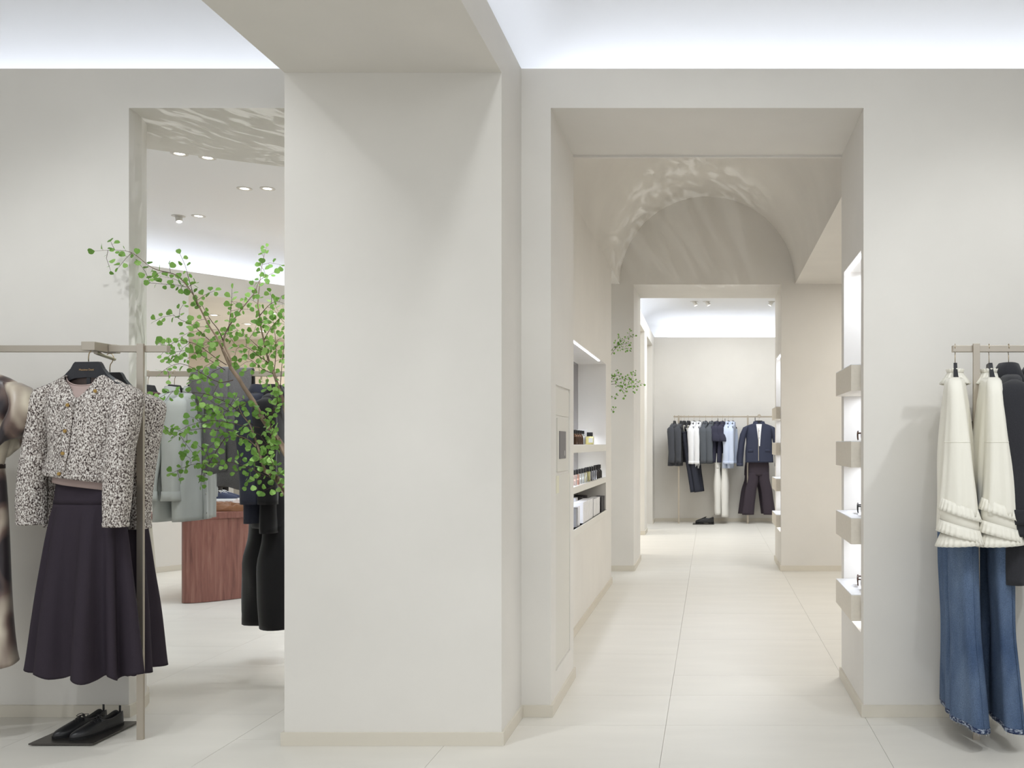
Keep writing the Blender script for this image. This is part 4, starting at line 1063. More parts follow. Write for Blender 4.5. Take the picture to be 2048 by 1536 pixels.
for i, (px, py) in enumerate(((476, 606), (506, 611), (428, 630), (546, 627), (495, 648), (526, 662))):
    downlight(('small rear room ceiling lamp, topmost left of the tree', 'small rear room ceiling lamp, topmost behind the tree', 'small rear room ceiling lamp, leftmost one', 'small rear room ceiling lamp, rightmost one', 'small rear room ceiling lamp, second lowest', 'small rear room ceiling lamp, lowest one')[i], px, py, z=3.0, group='rear room ceiling lamps', r=.06)
# ================================================================== PASSAGE
# service panel in the jamb of the centre pier
PANEL = mat('panel_paint', (222, 218, 208), .5, spec=.25)
def wall_piece(name, dims, m, bev=.001): return boxobj(name, dims, m, wall_mid, bev)
wall_piece('panel_door', (DX0 - .012, DX0 - .003, 4.742, 5.200, .198, 1.190), PANEL)
wall_piece('panel_flap', (DX0 - .012, DX0 - .003, 4.800, 5.160, 1.204, 1.486), PANEL)
wall_piece('panel_door', (DX0 - .012, DX0 - .006, 4.742, 5.200, 1.500, 1.640), PANEL)
wall_piece('control_screen', (DX0 - .004, DX0 + .001, 4.850, 5.055, 1.272, 1.418), mat('grey_screen', (112, 108, 108), .4), .0005)
wall_piece('screen_mark', (DX0 + .001, DX0 + .0016, 5.005, 5.017, 1.287, 1.315), mat('white_print', (214, 212, 208), .6), 0)
wall_piece('paper_tag', (DX0 - .004, DX0 - .001, 4.752, 4.835, 1.095, 1.185), mat('cream_tag', (232, 228, 206), .7), 0)

# perfume niche: shelves, LED strip, lamps
for z1, t in ((1.345, .058), (1.046, .048)):
    sh_ = boxobj('niche_shelf', (NB + .006, PX + .002, PNY0, PNY1, z1 - t, z1), BOXP, perfume_wall, .0015)
boxobj('niche_sill', (NB + .006, PX + .008, PNY0, PNY1 + .04, PNZ0 - .052, PNZ0), BOXP, perfume_wall, .0015)
boxobj('led_strip', (PX - .026, PX - .010, PNY0 + .05, 8.12, PNZ1 - .006, PNZ1 + .001), LED, perfume_wall)
area('niche_lamp', (PX - .10, 7.15, PNZ1 - .012), .03, 2.6, 18, COOL, (-.25, .05, -1))
area('niche_lamp', (PX - .20, 7.15, 1.345 - .062), .03, 2.6, 10, COOL, (.15, .1, -1))
area('niche_lamp', (PX - .20, 7.15, 1.046 - .052), .03, 2.6, 10, COOL, (.15, .1, -1))

def glass(name, rgb, rough=.05):
    m = mat(name, rgb, rough, spec=.5, trans=.85); m.node_tree.nodes['Principled BSDF'].inputs['IOR'].default_value = 1.3; return m
CLEAR = glass('clear_glass', (236, 238, 236)); AMBER = glass('brown_glass', (120, 84, 60)); YELLOW = glass('yellow_perfume', (236, 226, 160)); SMOKE = mat('black_bottle', (40, 36, 36), .3)
ROSE = glass('rose_perfume', (226, 176, 158)); STRIPE = glass('grey_glass', (150, 150, 154)); CAP = mat('black_cap', (34, 33, 34), .4); PAPERW = mat('white_label', (238, 238, 236), .6)
CARDW = mat('white_carton', (240, 238, 238), .6); CARDB = mat('black_carton', (50, 46, 48), .5); CARDG = mat('grey_carton', (150, 148, 148), .5)
def bottle(label, X, Y, z, body, m, kind='square', w=.042, h=.082, cap=.036, group=None, lab=False):
    r = empty('perfume_bottle', (X, Y, z)); tag(r, label, 'bottle', group)
    bm = bmesh.new()
    if kind == 'square': box(bm, -w / 2, w / 2, -w / 2, w / 2, 0.0005, h, bev=.004)
    else: lathe(bm, [(w * .46, .0005), (w * .5, .003), (w * .5, h * .68), (w * .44, h * .8), (w * .22, h * .94), (w * .22, h)], 18)
    link_bm('glass_body', bm, m, r, smooth=True, auto=40)
    c = w * .36 if kind == 'square' else w * .3
    bm = bmesh.new(); box(bm, -c, c, -c, c, h + .0005, h + cap, bev=.002) if kind == 'square' else lathe(bm, [(c, h + .0005), (c, h + cap)], 16); link_bm('cap', bm, CAP, r, smooth=True, auto=40)
    if lab:
        bm = bmesh.new(); box(bm, -w * .1, w * .44, -w / 2 - .0012, -w / 2 - .0002, h * .25, h * .8); link_bm('paper_label', bm, PAPERW, r)
    return r
pos = ('nearest', 'second', 'third', 'farthest')
for i, Y in enumerate((6.93, 7.04, 7.15, 7.27)):
    bottle(f'brown glass bottle on the top perfume shelf, {pos[i]} of its row', -1.02, Y, 1.345, None, AMBER, 'round', .050, .085, .026, 'brown bottles on the top perfume shelf')
bottle('clear bottle on the top perfume shelf, right behind the brown ones', -1.02, 7.40, 1.345, None, CLEAR, 'round', .048, .085, .026)
bottle('pale yellow perfume with white label alone on the top shelf', -1.0, 7.70, 1.345, None, YELLOW, 'square', .064, .068, .034, lab=True)
def carton(label, X, Y, z, m, w, d, h, group=None, name='perfume_box', slit=True):
    r = boxobj(name, (-w / 2, w / 2, -d / 2, d / 2, 0, h), m, None, .0015); r.location = (X, Y, z); tag(r, label, 'box', group)
    boxobj('box_lid', (-w / 2 - .0006, w / 2 + .0006, -d / 2 - .0006, d / 2 + .0006, h * .70, h + .0008), m, r, .0012)
    return r
carton('white carton standing behind the yellow perfume', -1.085, 7.86, 1.345, CARDW, .085, .07, .125)
carton('grey carton behind the brown bottles on the top shelf', -1.13, 7.42, 1.345, CARDG, .07, .05, .165)
for i, Y in enumerate((6.76, 6.90, 7.04, 7.18, 7.32)):
    bottle(f'clear square bottle on the middle perfume shelf, {("cut off by the jamb", "with rose tint", "third in its row", "fourth in its row", "last of its row")[i]}', -1.0, Y, 1.046, None, ROSE if i == 1 else CLEAR, 'square', .050, .078, .034, 'clear square bottles on the middle perfume shelf')
for i, (Y, m) in enumerate(((7.52, YELLOW), (7.66, STRIPE), (7.79, STRIPE), (7.92, STRIPE))):
    bottle(('pale yellow square bottle on the middle perfume shelf', 'grey glass bottle right behind the yellow one', 'grey glass bottle in the middle of the grey three', 'grey glass bottle next to the black bottles')[i], -1.0, Y, 1.046, None, m, 'square', .052, .080, .034)
for i, Y in enumerate((8.07, 8.21, 8.34)):
    bottle(f'black bottle at the far end of the middle shelf, {("nearest", "middle", "last")[i]} of three', -1.0, Y, 1.046, None, SMOKE, 'round', .052, .085, .034, 'black bottles on the middle perfume shelf')
carton('grey striped carton at the near end of the bottom perfume shelf', -.995, 6.72, .747, CARDG, .06, .06, .14)
carton('narrow white carton beside the grey striped one', -.995, 6.83, .747, CARDW, .06, .06, .145)
for i in range(6): carton(f'tall white carton, {("first", "second", "third", "fourth", "fifth", "sixth")[i]} of six from the near shelf end', -1.0, 7.06 + .098 * i, .747, CARDW, .075, .076, .158, 'row of six tall white cartons')
for i in range(4): carton(f'white carton in the row of four before the black ones, {("first", "second", "third", "fourth")[i]}', -1.0, 7.72 + .112 * i, .747, CARDW, .07, .086, .142, 'row of four white cartons')
for i in range(3): carton(f'black carton at the far end of the bottom perfume shelf, {("first", "second", "third")[i]}', -.995, 8.215 + .092 * i, .747, CARDB, .07, .07, .132, 'black cartons on the bottom perfume shelf')
for i, Y in enumerate((7.14, 7.36)): carton(('white carton behind the near end of the six', 'white carton behind the middle of the six')[i], -1.10, Y, .747, CARDW, .08, .09, .175, 'white cartons of the back row')
for i, Y in enumerate((7.68, 7.96)):
    r = empty('round_jar', (-1.11, Y, .747)); tag(r, ('black round jar behind the white cartons, nearer one', 'black round jar behind the white cartons, farther one')[i], 'jar', 'black round jars')
    bm = bmesh.new(); lathe(bm, [(.052, .0), (.054, .004), (.054, .125)], 24); link_bm('jar_body', bm, CARDB, r, smooth=True, auto=40)
    bm = bmesh.new(); lathe(bm, [(.056, .126), (.056, .160), (.052, .164)], 24); link_bm('lid', bm, CARDB, r, smooth=True, auto=40)

# eyewear niches with display boxes
TORT = mat('tortoiseshell', (104, 62, 38), .25, noise=.5, nscale=70, rgb2=(40, 26, 20)); BLACKF = mat('black_acetate', (36, 34, 35), .25)
LENSG = mat('smoked_lens', (120, 112, 112), .08, spec=.6, trans=.6)
def glasses(label, X, Y, z, a, m, group):
    r = empty('sunglasses', (X, Y, z), a); tag(r, label, 'sunglasses', group)   # front faces local -y
    bm = bmesh.new()
    for s in (-1, 1):
        pts = []
        for k in range(21):
            th = 2 * PI * k / 20; c, q = math.cos(th), math.sin(th)
            pts.append((s * .034 + .027 * abs(c) ** .8 * (1 if c > 0 else -1), 0 - .002 * c * c, .030 + .023 * abs(q) ** .8 * (1 if q > 0 else -1)))
        tube(bm, pts, .0036, 6, cap=False)
    tube(bm, [(-.008, 0, .036), (0, -.002, .039), (.008, 0, .036)], .003, 6)
    link_bm('frame', bm, m, r, smooth=True)
    for s in (-1, 1):
        bm = bmesh.new(); tube(bm, [(s * .062, .002, .042), (s * .068, .03, .042), (s * .068, .10, .036), (s * .066, .135, .004)], [.0036, .003, .0028, .0035], 6); link_bm('temple', bm, m, r, smooth=True)
        bm = bmesh.new()
        vs = [bm.verts.new((s * .034 + .026 * math.cos(2 * PI * k / 20), -.001, .030 + .022 * math.sin(2 * PI * k / 20))) for k in range(20)]; bm.faces.new(vs); link_bm('lens', bm, LENSG, r)
    return r
tops = (.588, .976, 1.365, 1.754)
ords = ('lowest', 'second lowest', 'second highest', 'topmost')
BOXF = mat('travertine_box', (226, 218, 204), .6, noise=.03, nscale=60, spec=.2)
for far, (x1, ya, yb, nd) in enumerate(((DX1, 4.680, 5.245, NX), (E1, 9.955, 10.60, .97))):
    where = ('in the near passage niche', 'in the far doorway niche')[far]
    for i, zt in enumerate(tops):
        r = boxobj('display_box', (x1 - .046, nd, ya, yb, zt - .134, zt - .004), BOXF, None, .0008)
        tag(r, f'{ords[i]} eyewear display box {where}', 'display box', f'eyewear display boxes {where}')
        boxobj('box_top', (x1 - .045, nd, ya + .001, yb - .001, zt - .004, zt), WHITE, r)
        boxobj('led_strip', (nd - .05, nd - .03, ya + .03, yb - .03, zt - .1385, zt - .134), LED, r)
        area('niche_lamp', ((x1 + nd) / 2, (ya + yb) / 2, zt - .139), .05, yb - ya - .1, 1.0, COOL, (.1, 0, -1))
    area('niche_lamp', ((x1 + nd) / 2, (ya + yb) / 2, NZ1 - .012), .05, yb - ya - .1, 2.2, COOL, (.15, 0, -1))
    t_ = boxobj('niche_led', (x1 + .012, x1 + .030, ya, yb, NZ1 - .008, NZ1 - .001), LED, None); tag(t_, f'light strip at the top of the eyewear niche, {("near passage", "far doorway")[far]}', 'light strip')
    for i, zt in enumerate(tops[:3]):
        for k in range(2 if not far else 1):
            yy = (4.97, 4.80)[k] if not far else 10.25
            glasses(f'{("tortoiseshell", "black", "brown")[i]} sunglasses on the {ords[i]} eyewear box {where}' + ((', deeper pair', ', outer pair')[k] if not far else ''),
                    x1 + .035, yy, zt + .001, ang(-98 + 6 * k), (TORT, BLACKF, TORT)[i], f'sunglasses {where}')

# ================================================================== FAR ROOM
fr = rail('clothes_rail', 'slim menswear rail along the back wall of the far room', at(1347, 833, 15.75).x, 2.6, 15.75, [at(1357.5, 900, 15.75).x, at(1495.5, 900, 15.75).x], t=.014, z=1.815)
FZ = 1.814
CHAR = mat('charcoal_wool', (74, 76, 82), .9, sheen=.15); CHINO = mat('dark_navy_twill', (52, 54, 64), .9); SHW = mat('white_poplin', (240, 240, 242), .8); WOOLG = mat('mid_grey_wool', (92, 96, 102), .95, noise=.12, nscale=180); POLO = mat('navy_pique', (58, 58, 74), .9)
SKY = mat('light_blue_oxford', (206, 216, 236), .85); WJEAN = mat('white_denim', (238, 236, 230), .9)
def fx(px): return at(px, 830, 15.75).x
defs = [(1349, CHAR, 'charcoal_jacket', 'charcoal jacket at the left end of the far rail', .72, .60, .062), (1362, CHAR, 'charcoal_jacket', 'charcoal jacket second from the left end of the far rail', .72, .60, .062),
        (1388, SHW, 'white_shirt', 'white shirt left of the two on the far rail', .76, .62, .055), (1399, SHW, 'white_shirt', 'white shirt right of the two, before the grey jackets', .76, .62, .055),
        (1411.5, WOOLG, 'grey_jacket', 'mid grey jacket beside the white shirts on the far rail', .68, .60, .066), (1424, WOOLG, 'grey_jacket', 'mid grey jacket beside the navy polo shirts', .68, .60, .066),
        (1435, POLO, 'polo_shirt', 'short sleeved navy polo above the white trousers, left one', .66, .24, .075), (1445.5, POLO, 'polo_shirt', 'short sleeved navy polo next to the blue shirts', .66, .24, .075),
        (1457, SKY, 'blue_shirt', 'light blue shirt next to the navy polos', .76, .62, .058), (1466, SKY, 'blue_shirt', 'light blue shirt rightmost in the row of hanging tops', .76, .62, .058)]
for i, (px, m, nm, lab, L_, SL_, s0_) in enumerate(defs):
    x = fx(px); a = ang(78)
    hanger((x, 15.75, FZ), a, 'hanger of the ' + lab.replace(' on the far rail', '').replace('short sleeved ', '').replace(' of the far rail', ''), 'hangers on the far menswear rail')
    top_garment(nm, lab, 'shirt' if 'shirt' in nm else 'jacket', (x, 15.75, FZ), a, m, dep=.045, L=L_, SL=SL_, s0=s0_, s1=s0_ * (.82 if SL_ > .3 else 1.1), swing=.05, out=.02, collar=None if nm == 'charcoal_jacket' else 'shirt', cuff=.06 if 'shirt' in nm and SL_ > .3 else None, seed=i, n=20, rows=12, group='tops on the far menswear rail').rotation_euler = (ang(3.5), 0, a)
for i, px in enumerate((1368.5, 1377)):
    x = fx(px); hanger((x, 15.75, FZ), ang(70), ('hanger of the left dark trousers on the far rail', 'hanger of the right dark trousers on the far rail')[i], 'hangers of the dark trousers')
    t_ = trousers('dark_trousers', ('dark trousers slanting below the charcoal jackets, left pair', 'dark trousers slanting below the white shirts, right pair')[i], (x, 15.75, FZ), ang(70), CHINO, z0=-.26, L=1.03, hipw=.17, leg0=.09, leg1=.085, dep=.055, gap=.09, seed=i, group='dark trousers on the far rail', n=14)
    bm = bmesh.new()
    for s in (-1, 1): box(bm, s * .10 - .006, s * .10 + .006, -.005, .005, -.29, -.15)
    link_bm('clip_strap', bm, mat('pale_clip', (214, 210, 196), .5), t_)
    t_.rotation_euler = (ang(-9), 0, ang(70))
for i, px in enumerate((1436, 1450)):
    x = fx(px)
    t_ = trousers('white_trousers', ('white trousers below the left navy polo', 'white trousers below the right navy polo')[i], (x, 15.76, FZ), ang(84), WJEAN, z0=-.62, L=1.04 + .035 * i, hipw=.17, leg0=.10, leg1=.10, dep=.055, gap=.085, seed=i, group='white trousers on the far rail', n=14, flat=.6)
    bm = bmesh.new(); box(bm, -.004, .004, -.004, .004, -.64, -.03); link_bm('clip_strap', bm, HANGER, t_)
# outfit facing the viewer
x = fx(1517); NVJ = mat('navy_cotton', (58, 62, 80), .85, noise=.06, nscale=200)
hanger((x, 15.60, FZ), 0, 'hanger of the navy jacket facing the doorway', None)
bm = bmesh.new(); tube(bm, [(x, 15.55, FZ + .0), (x, 15.77, FZ + .004), (x - .05, 15.95, FZ + .004)], .010, 8); link_bm('display_arm', bm, STEEL, fr)
bm = bmesh.new(); disc(bm, (x, 15.548, FZ + .008), (0, -1, 0), .03, .006, 16); link_bm('arm_cap', bm, STEEL, fr)
r = empty('white_tee', (x, 15.62, FZ)); tag(r, 'white tee showing inside the open navy jacket', 'top')
b = Loft([(-.135, 0, 0, .085, .03), (-.165, 0, 0, .15, .04), (-.25, 0, 0, .17, .05), (-.62, 0, 0, .16, .05)], 2.3, None, None, .003, 8, 1)
bm = bmesh.new(); b.build(bm, 8, 24); cloth('body', bm, SHW, r)
jk = top_garment('navy_jacket', 'navy overshirt jacket with flap pockets facing the doorway', 'jacket', (x, 15.60, FZ), 0, NVJ, L=.66, sh=.235, bw=.225, hw=.235, dep=.08, SL=.66, s0=.085, s1=.068, swing=.02, out=.085, collar='shirt', cuff=.06, pockets=True, buttons=mat('dark_button', (40, 40, 46), .4), nb=5, seed=2, n=40, rows=20, neck=.085)
bm = bmesh.new(); box(bm, -.034, .034, -.092, -.088, -.60, -.17); 
bm.free()
bm = bmesh.new(); pts = [(-.05, -.062, -.13), (.045, -.062, -.13), (.022, -.094, -.30), (.012, -.094, -.50), (-.004, -.094, -.50), (-.012, -.094, -.30)]
f_ = bm.faces.new([bm.verts.new(p) for p in pts]); bmesh.ops.triangulate(bm, faces=[f_]); link_bm('shirt_gap', bm, SHW, r); r.location = (x, 15.60, FZ)
bm = bmesh.new(); box(bm, -.016, -.008, -.098, -.094, -.745, -.20); link_bm('zip', bm, mat('pale_zip', (196, 188, 172), .4), jk)
t_ = trousers('dark_trousers', 'dark plum trousers under the navy jacket facing the doorway', (x, 15.66, FZ), 0, mat('plum_twill', (66, 58, 66), .9), z0=-.70, L=.96, hipw=.18, leg0=.095, leg1=.10, dep=.07, gap=.11, spread=.075, seed=4, rise=.30, n=20)
bm = bmesh.new(); box(bm, -.006, .006, -.003, .003, -.72, -.14); link_bm('hanging_strap', bm, HANGER, t_)
t_ = trousers('dark_trousers', 'second dark trousers half hidden behind the plum pair', (x - .05, 15.92, FZ), 0, mat('plum_twill', (66, 58, 66), .9), z0=-.70, L=.96, hipw=.18, leg0=.095, leg1=.10, dep=.05, gap=.11, spread=.085, seed=7, rise=.30, n=20)
bm = bmesh.new(); box(bm, -.006, .006, -.003, .003, -.72, .0); link_bm('hanging_strap', bm, HANGER, t_)
q = at(1407, 1041, 15.55)
pl = boxobj('shoe_plate', (-.18, .18, -.13, .13, 0.0, .012), DARKSTEEL, None, .0008); pl.location = (q.x, 15.6, 0); tag(pl, 'thin metal plate under the black derby shoes in the far room', 'display plate')
for i in range(2):
    shoe('derby_shoe', ('black derby shoe on the far room plate, front one', 'black derby shoe on the far room plate, rear one')[i], 'shoe', (q.x + .01 + .02 * i, 15.55 + .10 * i, .012), ang(-93), 'black derby shoes in the far room', .29, None, None, None, 1.1, 1.3, heel=.018)
downlight('tilted spotlight on the far room ceiling, leftmost of the pair', 1388, 603, tilt=(.5, .3), group='far room spotlights')
downlight('tilted spotlight on the far room ceiling, right one of the pair', 1413, 603, tilt=(.6, .2), group='far room spotlights')
downlight('tilted spotlight on the far room ceiling, alone at the right', 1544, 603, tilt=(-.6, .2), group='far room spotlights')
# ================================================================== TREES
BARK = mat('bark', (134, 116, 100), .95, noise=.45, nscale=16, stretch=(1, 1, .35), bump=.5, bscale=60)
TWIG = mat('twig_bark', (84, 66, 56), .9)
CLAY = mat('stone_planter', (198, 190, 178), .8, noise=.06, nscale=10)
SOIL = mat('soil', (70, 56, 46), 1.0)
def leaf_mat(name, a, b):
    m = mat(name, a, .55, noise=.2, nscale=9, rgb2=b, spec=.3); bs = m.node_tree.nodes['Principled BSDF']
    bs.inputs['Subsurface Weight'].default_value = .0; nt = m.node_tree
    tr = nt.nodes.new('ShaderNodeBsdfTranslucent'); tr.inputs['Color'].default_value = lin((128, 178, 70))
    mx = nt.nodes.new('ShaderNodeMixShader'); mx.inputs['Fac'].default_value = .3
    out = [n for n in nt.nodes if n.type == 'OUTPUT_MATERIAL'][0]
    nt.links.new(bs.outputs[0], mx.inputs[1]); nt.links.new(tr.outputs[0], mx.inputs[2]); nt.links.new(mx.outputs[0], out.inputs['Surface'])
    return m
LEAFS = [leaf_mat('leaf_green', (112, 156, 76), (140, 178, 98)), leaf_mat('leaf_dark', (86, 124, 60), (112, 150, 78)), leaf_mat('leaf_light', (138, 182, 92), (170, 204, 126))]
def leaf_mesh(kind):
    outl = [(0, 0), (-.22, .16), (-.46, .42), (-.50, .70), (-.36, .93), (-.12, 1.0), (0, .95), (.12, 1.0), (.36, .93), (.50, .70), (.46, .42), (.22, .16)]
    bm = bmesh.new(); c = bm.verts.new((0, .55, .03)); vs = [bm.verts.new((x, y, .10 * abs(x) + .05 * math.sin(y * 5 + kind))) for x, y in outl]
    for i in range(len(vs)): bm.faces.new((c, vs[i], vs[(i + 1) % len(vs)]))
    me = bpy.data.meshes.new('leaf'); bm.to_mesh(me); bm.free(); me.materials.append(LEAFS[kind]); me.polygons.foreach_set('use_smooth', [True] * len(me.polygons))
    return me
LEAF = [leaf_mesh(k) for k in range(3)]
class Plant:
    def __init__(s, name, label, base, seed, leaf=.031):
        s.r = empty(name, base); tag(s.r, label, 'plant'); s.base = Vector(base); s.R = random.Random(seed); s.leaf = leaf
        s.leaves = []; s.twigs = bmesh.new()
    def loc(s, p): return Vector(p) - s.base
    def branch(s, pts, r0, r1, m=None, name='branch'):
        pts = [s.loc(p) for p in pts]; q = []
        for i in range(len(pts) - 1):           # smooth
            p0, p1, p2, p3 = pts[max(i - 1, 0)], pts[i], pts[i + 1], pts[min(i + 2, len(pts) - 1)]
            for f in (0, .5): q.append(.5 * (2 * p1 + (p2 - p0) * f + (2 * p0 - 5 * p1 + 4 * p2 - p3) * f * f + (3 * p1 - p0 - 3 * p2 + p3) * f ** 3))
        q.append(pts[-1]); n = len(q)
        rad = [(r0 + (r1 - r0) * (i / (n - 1)) ** .7) * (1 + .12 * mnoise.noise(q[i] * 30)) for i in range(n)]
        if name:
            bm = bmesh.new(); tube(bm, q, rad, 8 if r0 > .004 else 5); link_bm(name, bm, m or BARK, s.r, smooth=True)
        else: tube(s.twigs, q, rad, 4)
        return q
    def add_leaf(s, p, d, size=None):
        """p local, d direction of the leaf axis"""
        R_ = s.R; up = Vector((R_.gauss(0, .5), R_.gauss(-.75, .4), R_.gauss(.35, .55)))
        d = d.normalized(); x = d.cross(up)
        if x.length < 1e-3: x = d.orthogonal()
        x.normalize(); z = x.cross(d); k = (size or s.leaf) * R_.uniform(.62, 1.12)
        m = Matrix((x, d, z)).transposed().to_4x4(); m.translation = p
        s.leaves.append((m @ Matrix.Scale(k, 4), R_.choices((0, 1, 2), (5, 3, 3))[0]))
    def dress(s, q, f0, step=.023, sprig=.0, size=None):
        R_ = s.R; acc = 0; side = 1; n = len(q); i0 = int(n * f0)
        for i in range(max(1, i0), n):
            a, b = q[i - 1], q[i]; seg = (b - a); L = seg.length
            while acc < L:
                p = a + seg * (acc / L); side = -side
                perp = seg.normalized().cross(Vector((R_.gauss(0, .35), -1, R_.gauss(0, .35)))).normalized() * side
                d = (perp * 1.0 + seg.normalized() * R_.uniform(.1, .7) + Vector((0, R_.gauss(0, .25), R_.gauss(0, .2)))).normalized()
                if R_.random() < sprig:
                    L2 = R_.uniform(.05, .12); e = [p, p + d * L2 * .5 + Vector((0, R_.gauss(0, .01), .004)), p + d * L2 + Vector((0, R_.gauss(0, .02), -.006))]
                    tube(s.twigs, e, [.0011, .0009, .0006], 4); s.dress(e, 0.0, step * .95, 0, size)
                else:
                    st = p + d * R_.uniform(.004, .010); tube(s.twigs, [p, st], .0006, 3); s.add_leaf(st, d, size)
                acc += step * R_.uniform(.7, 1.3)
            acc -= L
        s.add_leaf(q[-1], (q[-1] - q[-2]), size)
    def finish(s, pot_r=.21, pot_h=.42, most=300):
        bm = bmesh.new(); lathe(bm, [(pot_r * .78, .001), (pot_r * .86, .02), (pot_r, pot_h - .01), (pot_r, pot_h), (pot_r * .9, pot_h), (pot_r * .88, pot_h - .05)], 32); o = link_bm('planter', bm, CLAY, s.r, smooth=True, auto=40)
        bm = bmesh.new(); disc(bm, (0, 0, pot_h - .05), (0, 0, 1), pot_r * .9, .006, 24); link_bm('soil', bm, SOIL, s.r)
        tw = link_bm('twigs', s.twigs, TWIG, s.r, smooth=True); tw['kind'] = 'stuff'
        ls = sorted(s.leaves, key=lambda t: (t[0].translation + s.base).y)
        for m, k in ls[:most]:
            o = bpy.data.objects.new('leaf', LEAF[k]); COL.objects.link(o); o.parent = s.r; o.matrix_local = m
        if ls[most:]:
            bm = bmesh.new()
            for m, k in ls[most:]:
                c = bmesh.new(); c.from_mesh(LEAF[k]); c.transform(m); off = {v: bm.verts.new(v.co) for v in c.verts}
                for f in c.faces: nf = bm.faces.new([off[v] for v in f.verts]); nf.material_index = k; nf.smooth = True
                c.free()
            o = link_bm('foliage', bm, LEAFS, s.r); o['kind'] = 'stuff'
        return len(ls)
t = Plant('potted_tree', 'leafy green tree with thin branches standing in the left doorway behind the column', (-2.03, 5.02, 0), 5)
def P(*pts):
    """(px, py, depth) samples of a branch -> world points"""
    return [at(a, b, c) for a, b, c in pts]
trunk = [Vector((-2.03, 5.02, .36)), Vector((-2.05, 5.03, .62)), Vector((-2.10, 5.04, .82)), at(606, 1020, 5.06)]
t.branch(trunk, .040, .030, name='trunk')
t.branch(P((606, 1020, 5.06), (590, 1004, 5.05), (572, 984, 5.04), (558, 962, 5.03), (543, 948, 5.02), (529, 941, 5.0)), .030, .012)
t.branch([at(606, 1020, 5.06), at(596, 975, 5.08)] + P((585, 930, 5.08), (570, 903, 5.07), (556, 880, 5.06)), .026, .017)
m1 = t.branch(P((556, 880, 5.06), (540, 858, 5.04), (522, 832, 5.02), (505, 800, 5.0), (488, 775, 4.98), (476, 755, 4.96), (462, 736, 4.94), (453, 716, 4.92), (445, 698, 4.9)), .016, .008)
m2 = t.branch(P((445, 698, 4.9), (432, 672, 4.88), (420, 655, 4.86), (408, 632, 4.83), (398, 612, 4.8), (388, 592, 4.76), (376, 574, 4.72), (360, 556, 4.67), (345, 547, 4.62), (318, 541, 4.56), (300, 533, 4.52), (286, 522, 4.49), (268, 508, 4.46), (252, 502, 4.44), (225, 500, 4.42), (190, 502, 4.40)), .0055, .0006)
t.dress(m2[9:], .0, .030, .28)
t.dress(m2[4:10], .0, .05, .3)
m3 = t.branch(P((460, 738, 4.94), (461, 718, 4.92), (453, 700, 4.92), (447, 683, 4.92), (452, 664, 4.93), (463, 645, 4.94), (476, 628, 4.95), (488, 612, 4.97), (500, 597, 4.98), (511, 583, 5.0), (518, 562, 5.02), (532, 553, 5.03), (548, 545, 5.04)), .006, .001)
t.dress(m3[6:], .0, .032, .22)
q = t.branch(P((447, 683, 4.92), (437, 660, 4.9), (425, 645, 4.88), (414, 628, 4.86), (405, 612, 4.84)), .003, .0012, TWIG); t.dress(q, .4, .034, .3)
q = t.branch(P((456, 664, 4.93), (460, 635, 4.92), (463, 605, 4.91), (464, 578, 4.9)), .0022, .0008, TWIG); t.dress(q, .2, .024, .3)
q = t.branch(P((430, 690, 4.89), (405, 668, 4.87), (385, 650, 4.86), (362, 640, 4.85), (345, 628, 4.84)), .0022, .0008, TWIG); t.dress(q, .2, .024, .3)
q = t.branch(P((395, 612, 4.8), (384, 580, 4.78), (376, 552, 4.76), (370, 530, 4.75), (360, 508, 4.74)), .002, .0008, TWIG); t.dress(q, .2, .023, .1)
q = t.branch(P((376, 574, 4.72), (352, 570, 4.7), (325, 568, 4.68), (300, 566, 4.66)), .0016, .0008, TWIG); t.dress(q, .2, .023, .1)
r_ = t.branch([at(596, 975, 5.08), at(588, 900, 5.15)] + P((576, 850, 5.16), (566, 800, 5.15), (556, 772, 5.14), (547, 745, 5.13), (538, 722, 5.12), (532, 703, 5.12), (527, 678, 5.11), (522, 655, 5.1), (519, 630, 5.1), (516, 608, 5.1), (518, 580, 5.1), (521, 552, 5.1), (525, 525, 5.1), (533, 494, 5.1)), .013, .0007)
t.dress(r_[22:], .0, .030, .15)
t.dress(r_[12:22], .0, .05, .5)
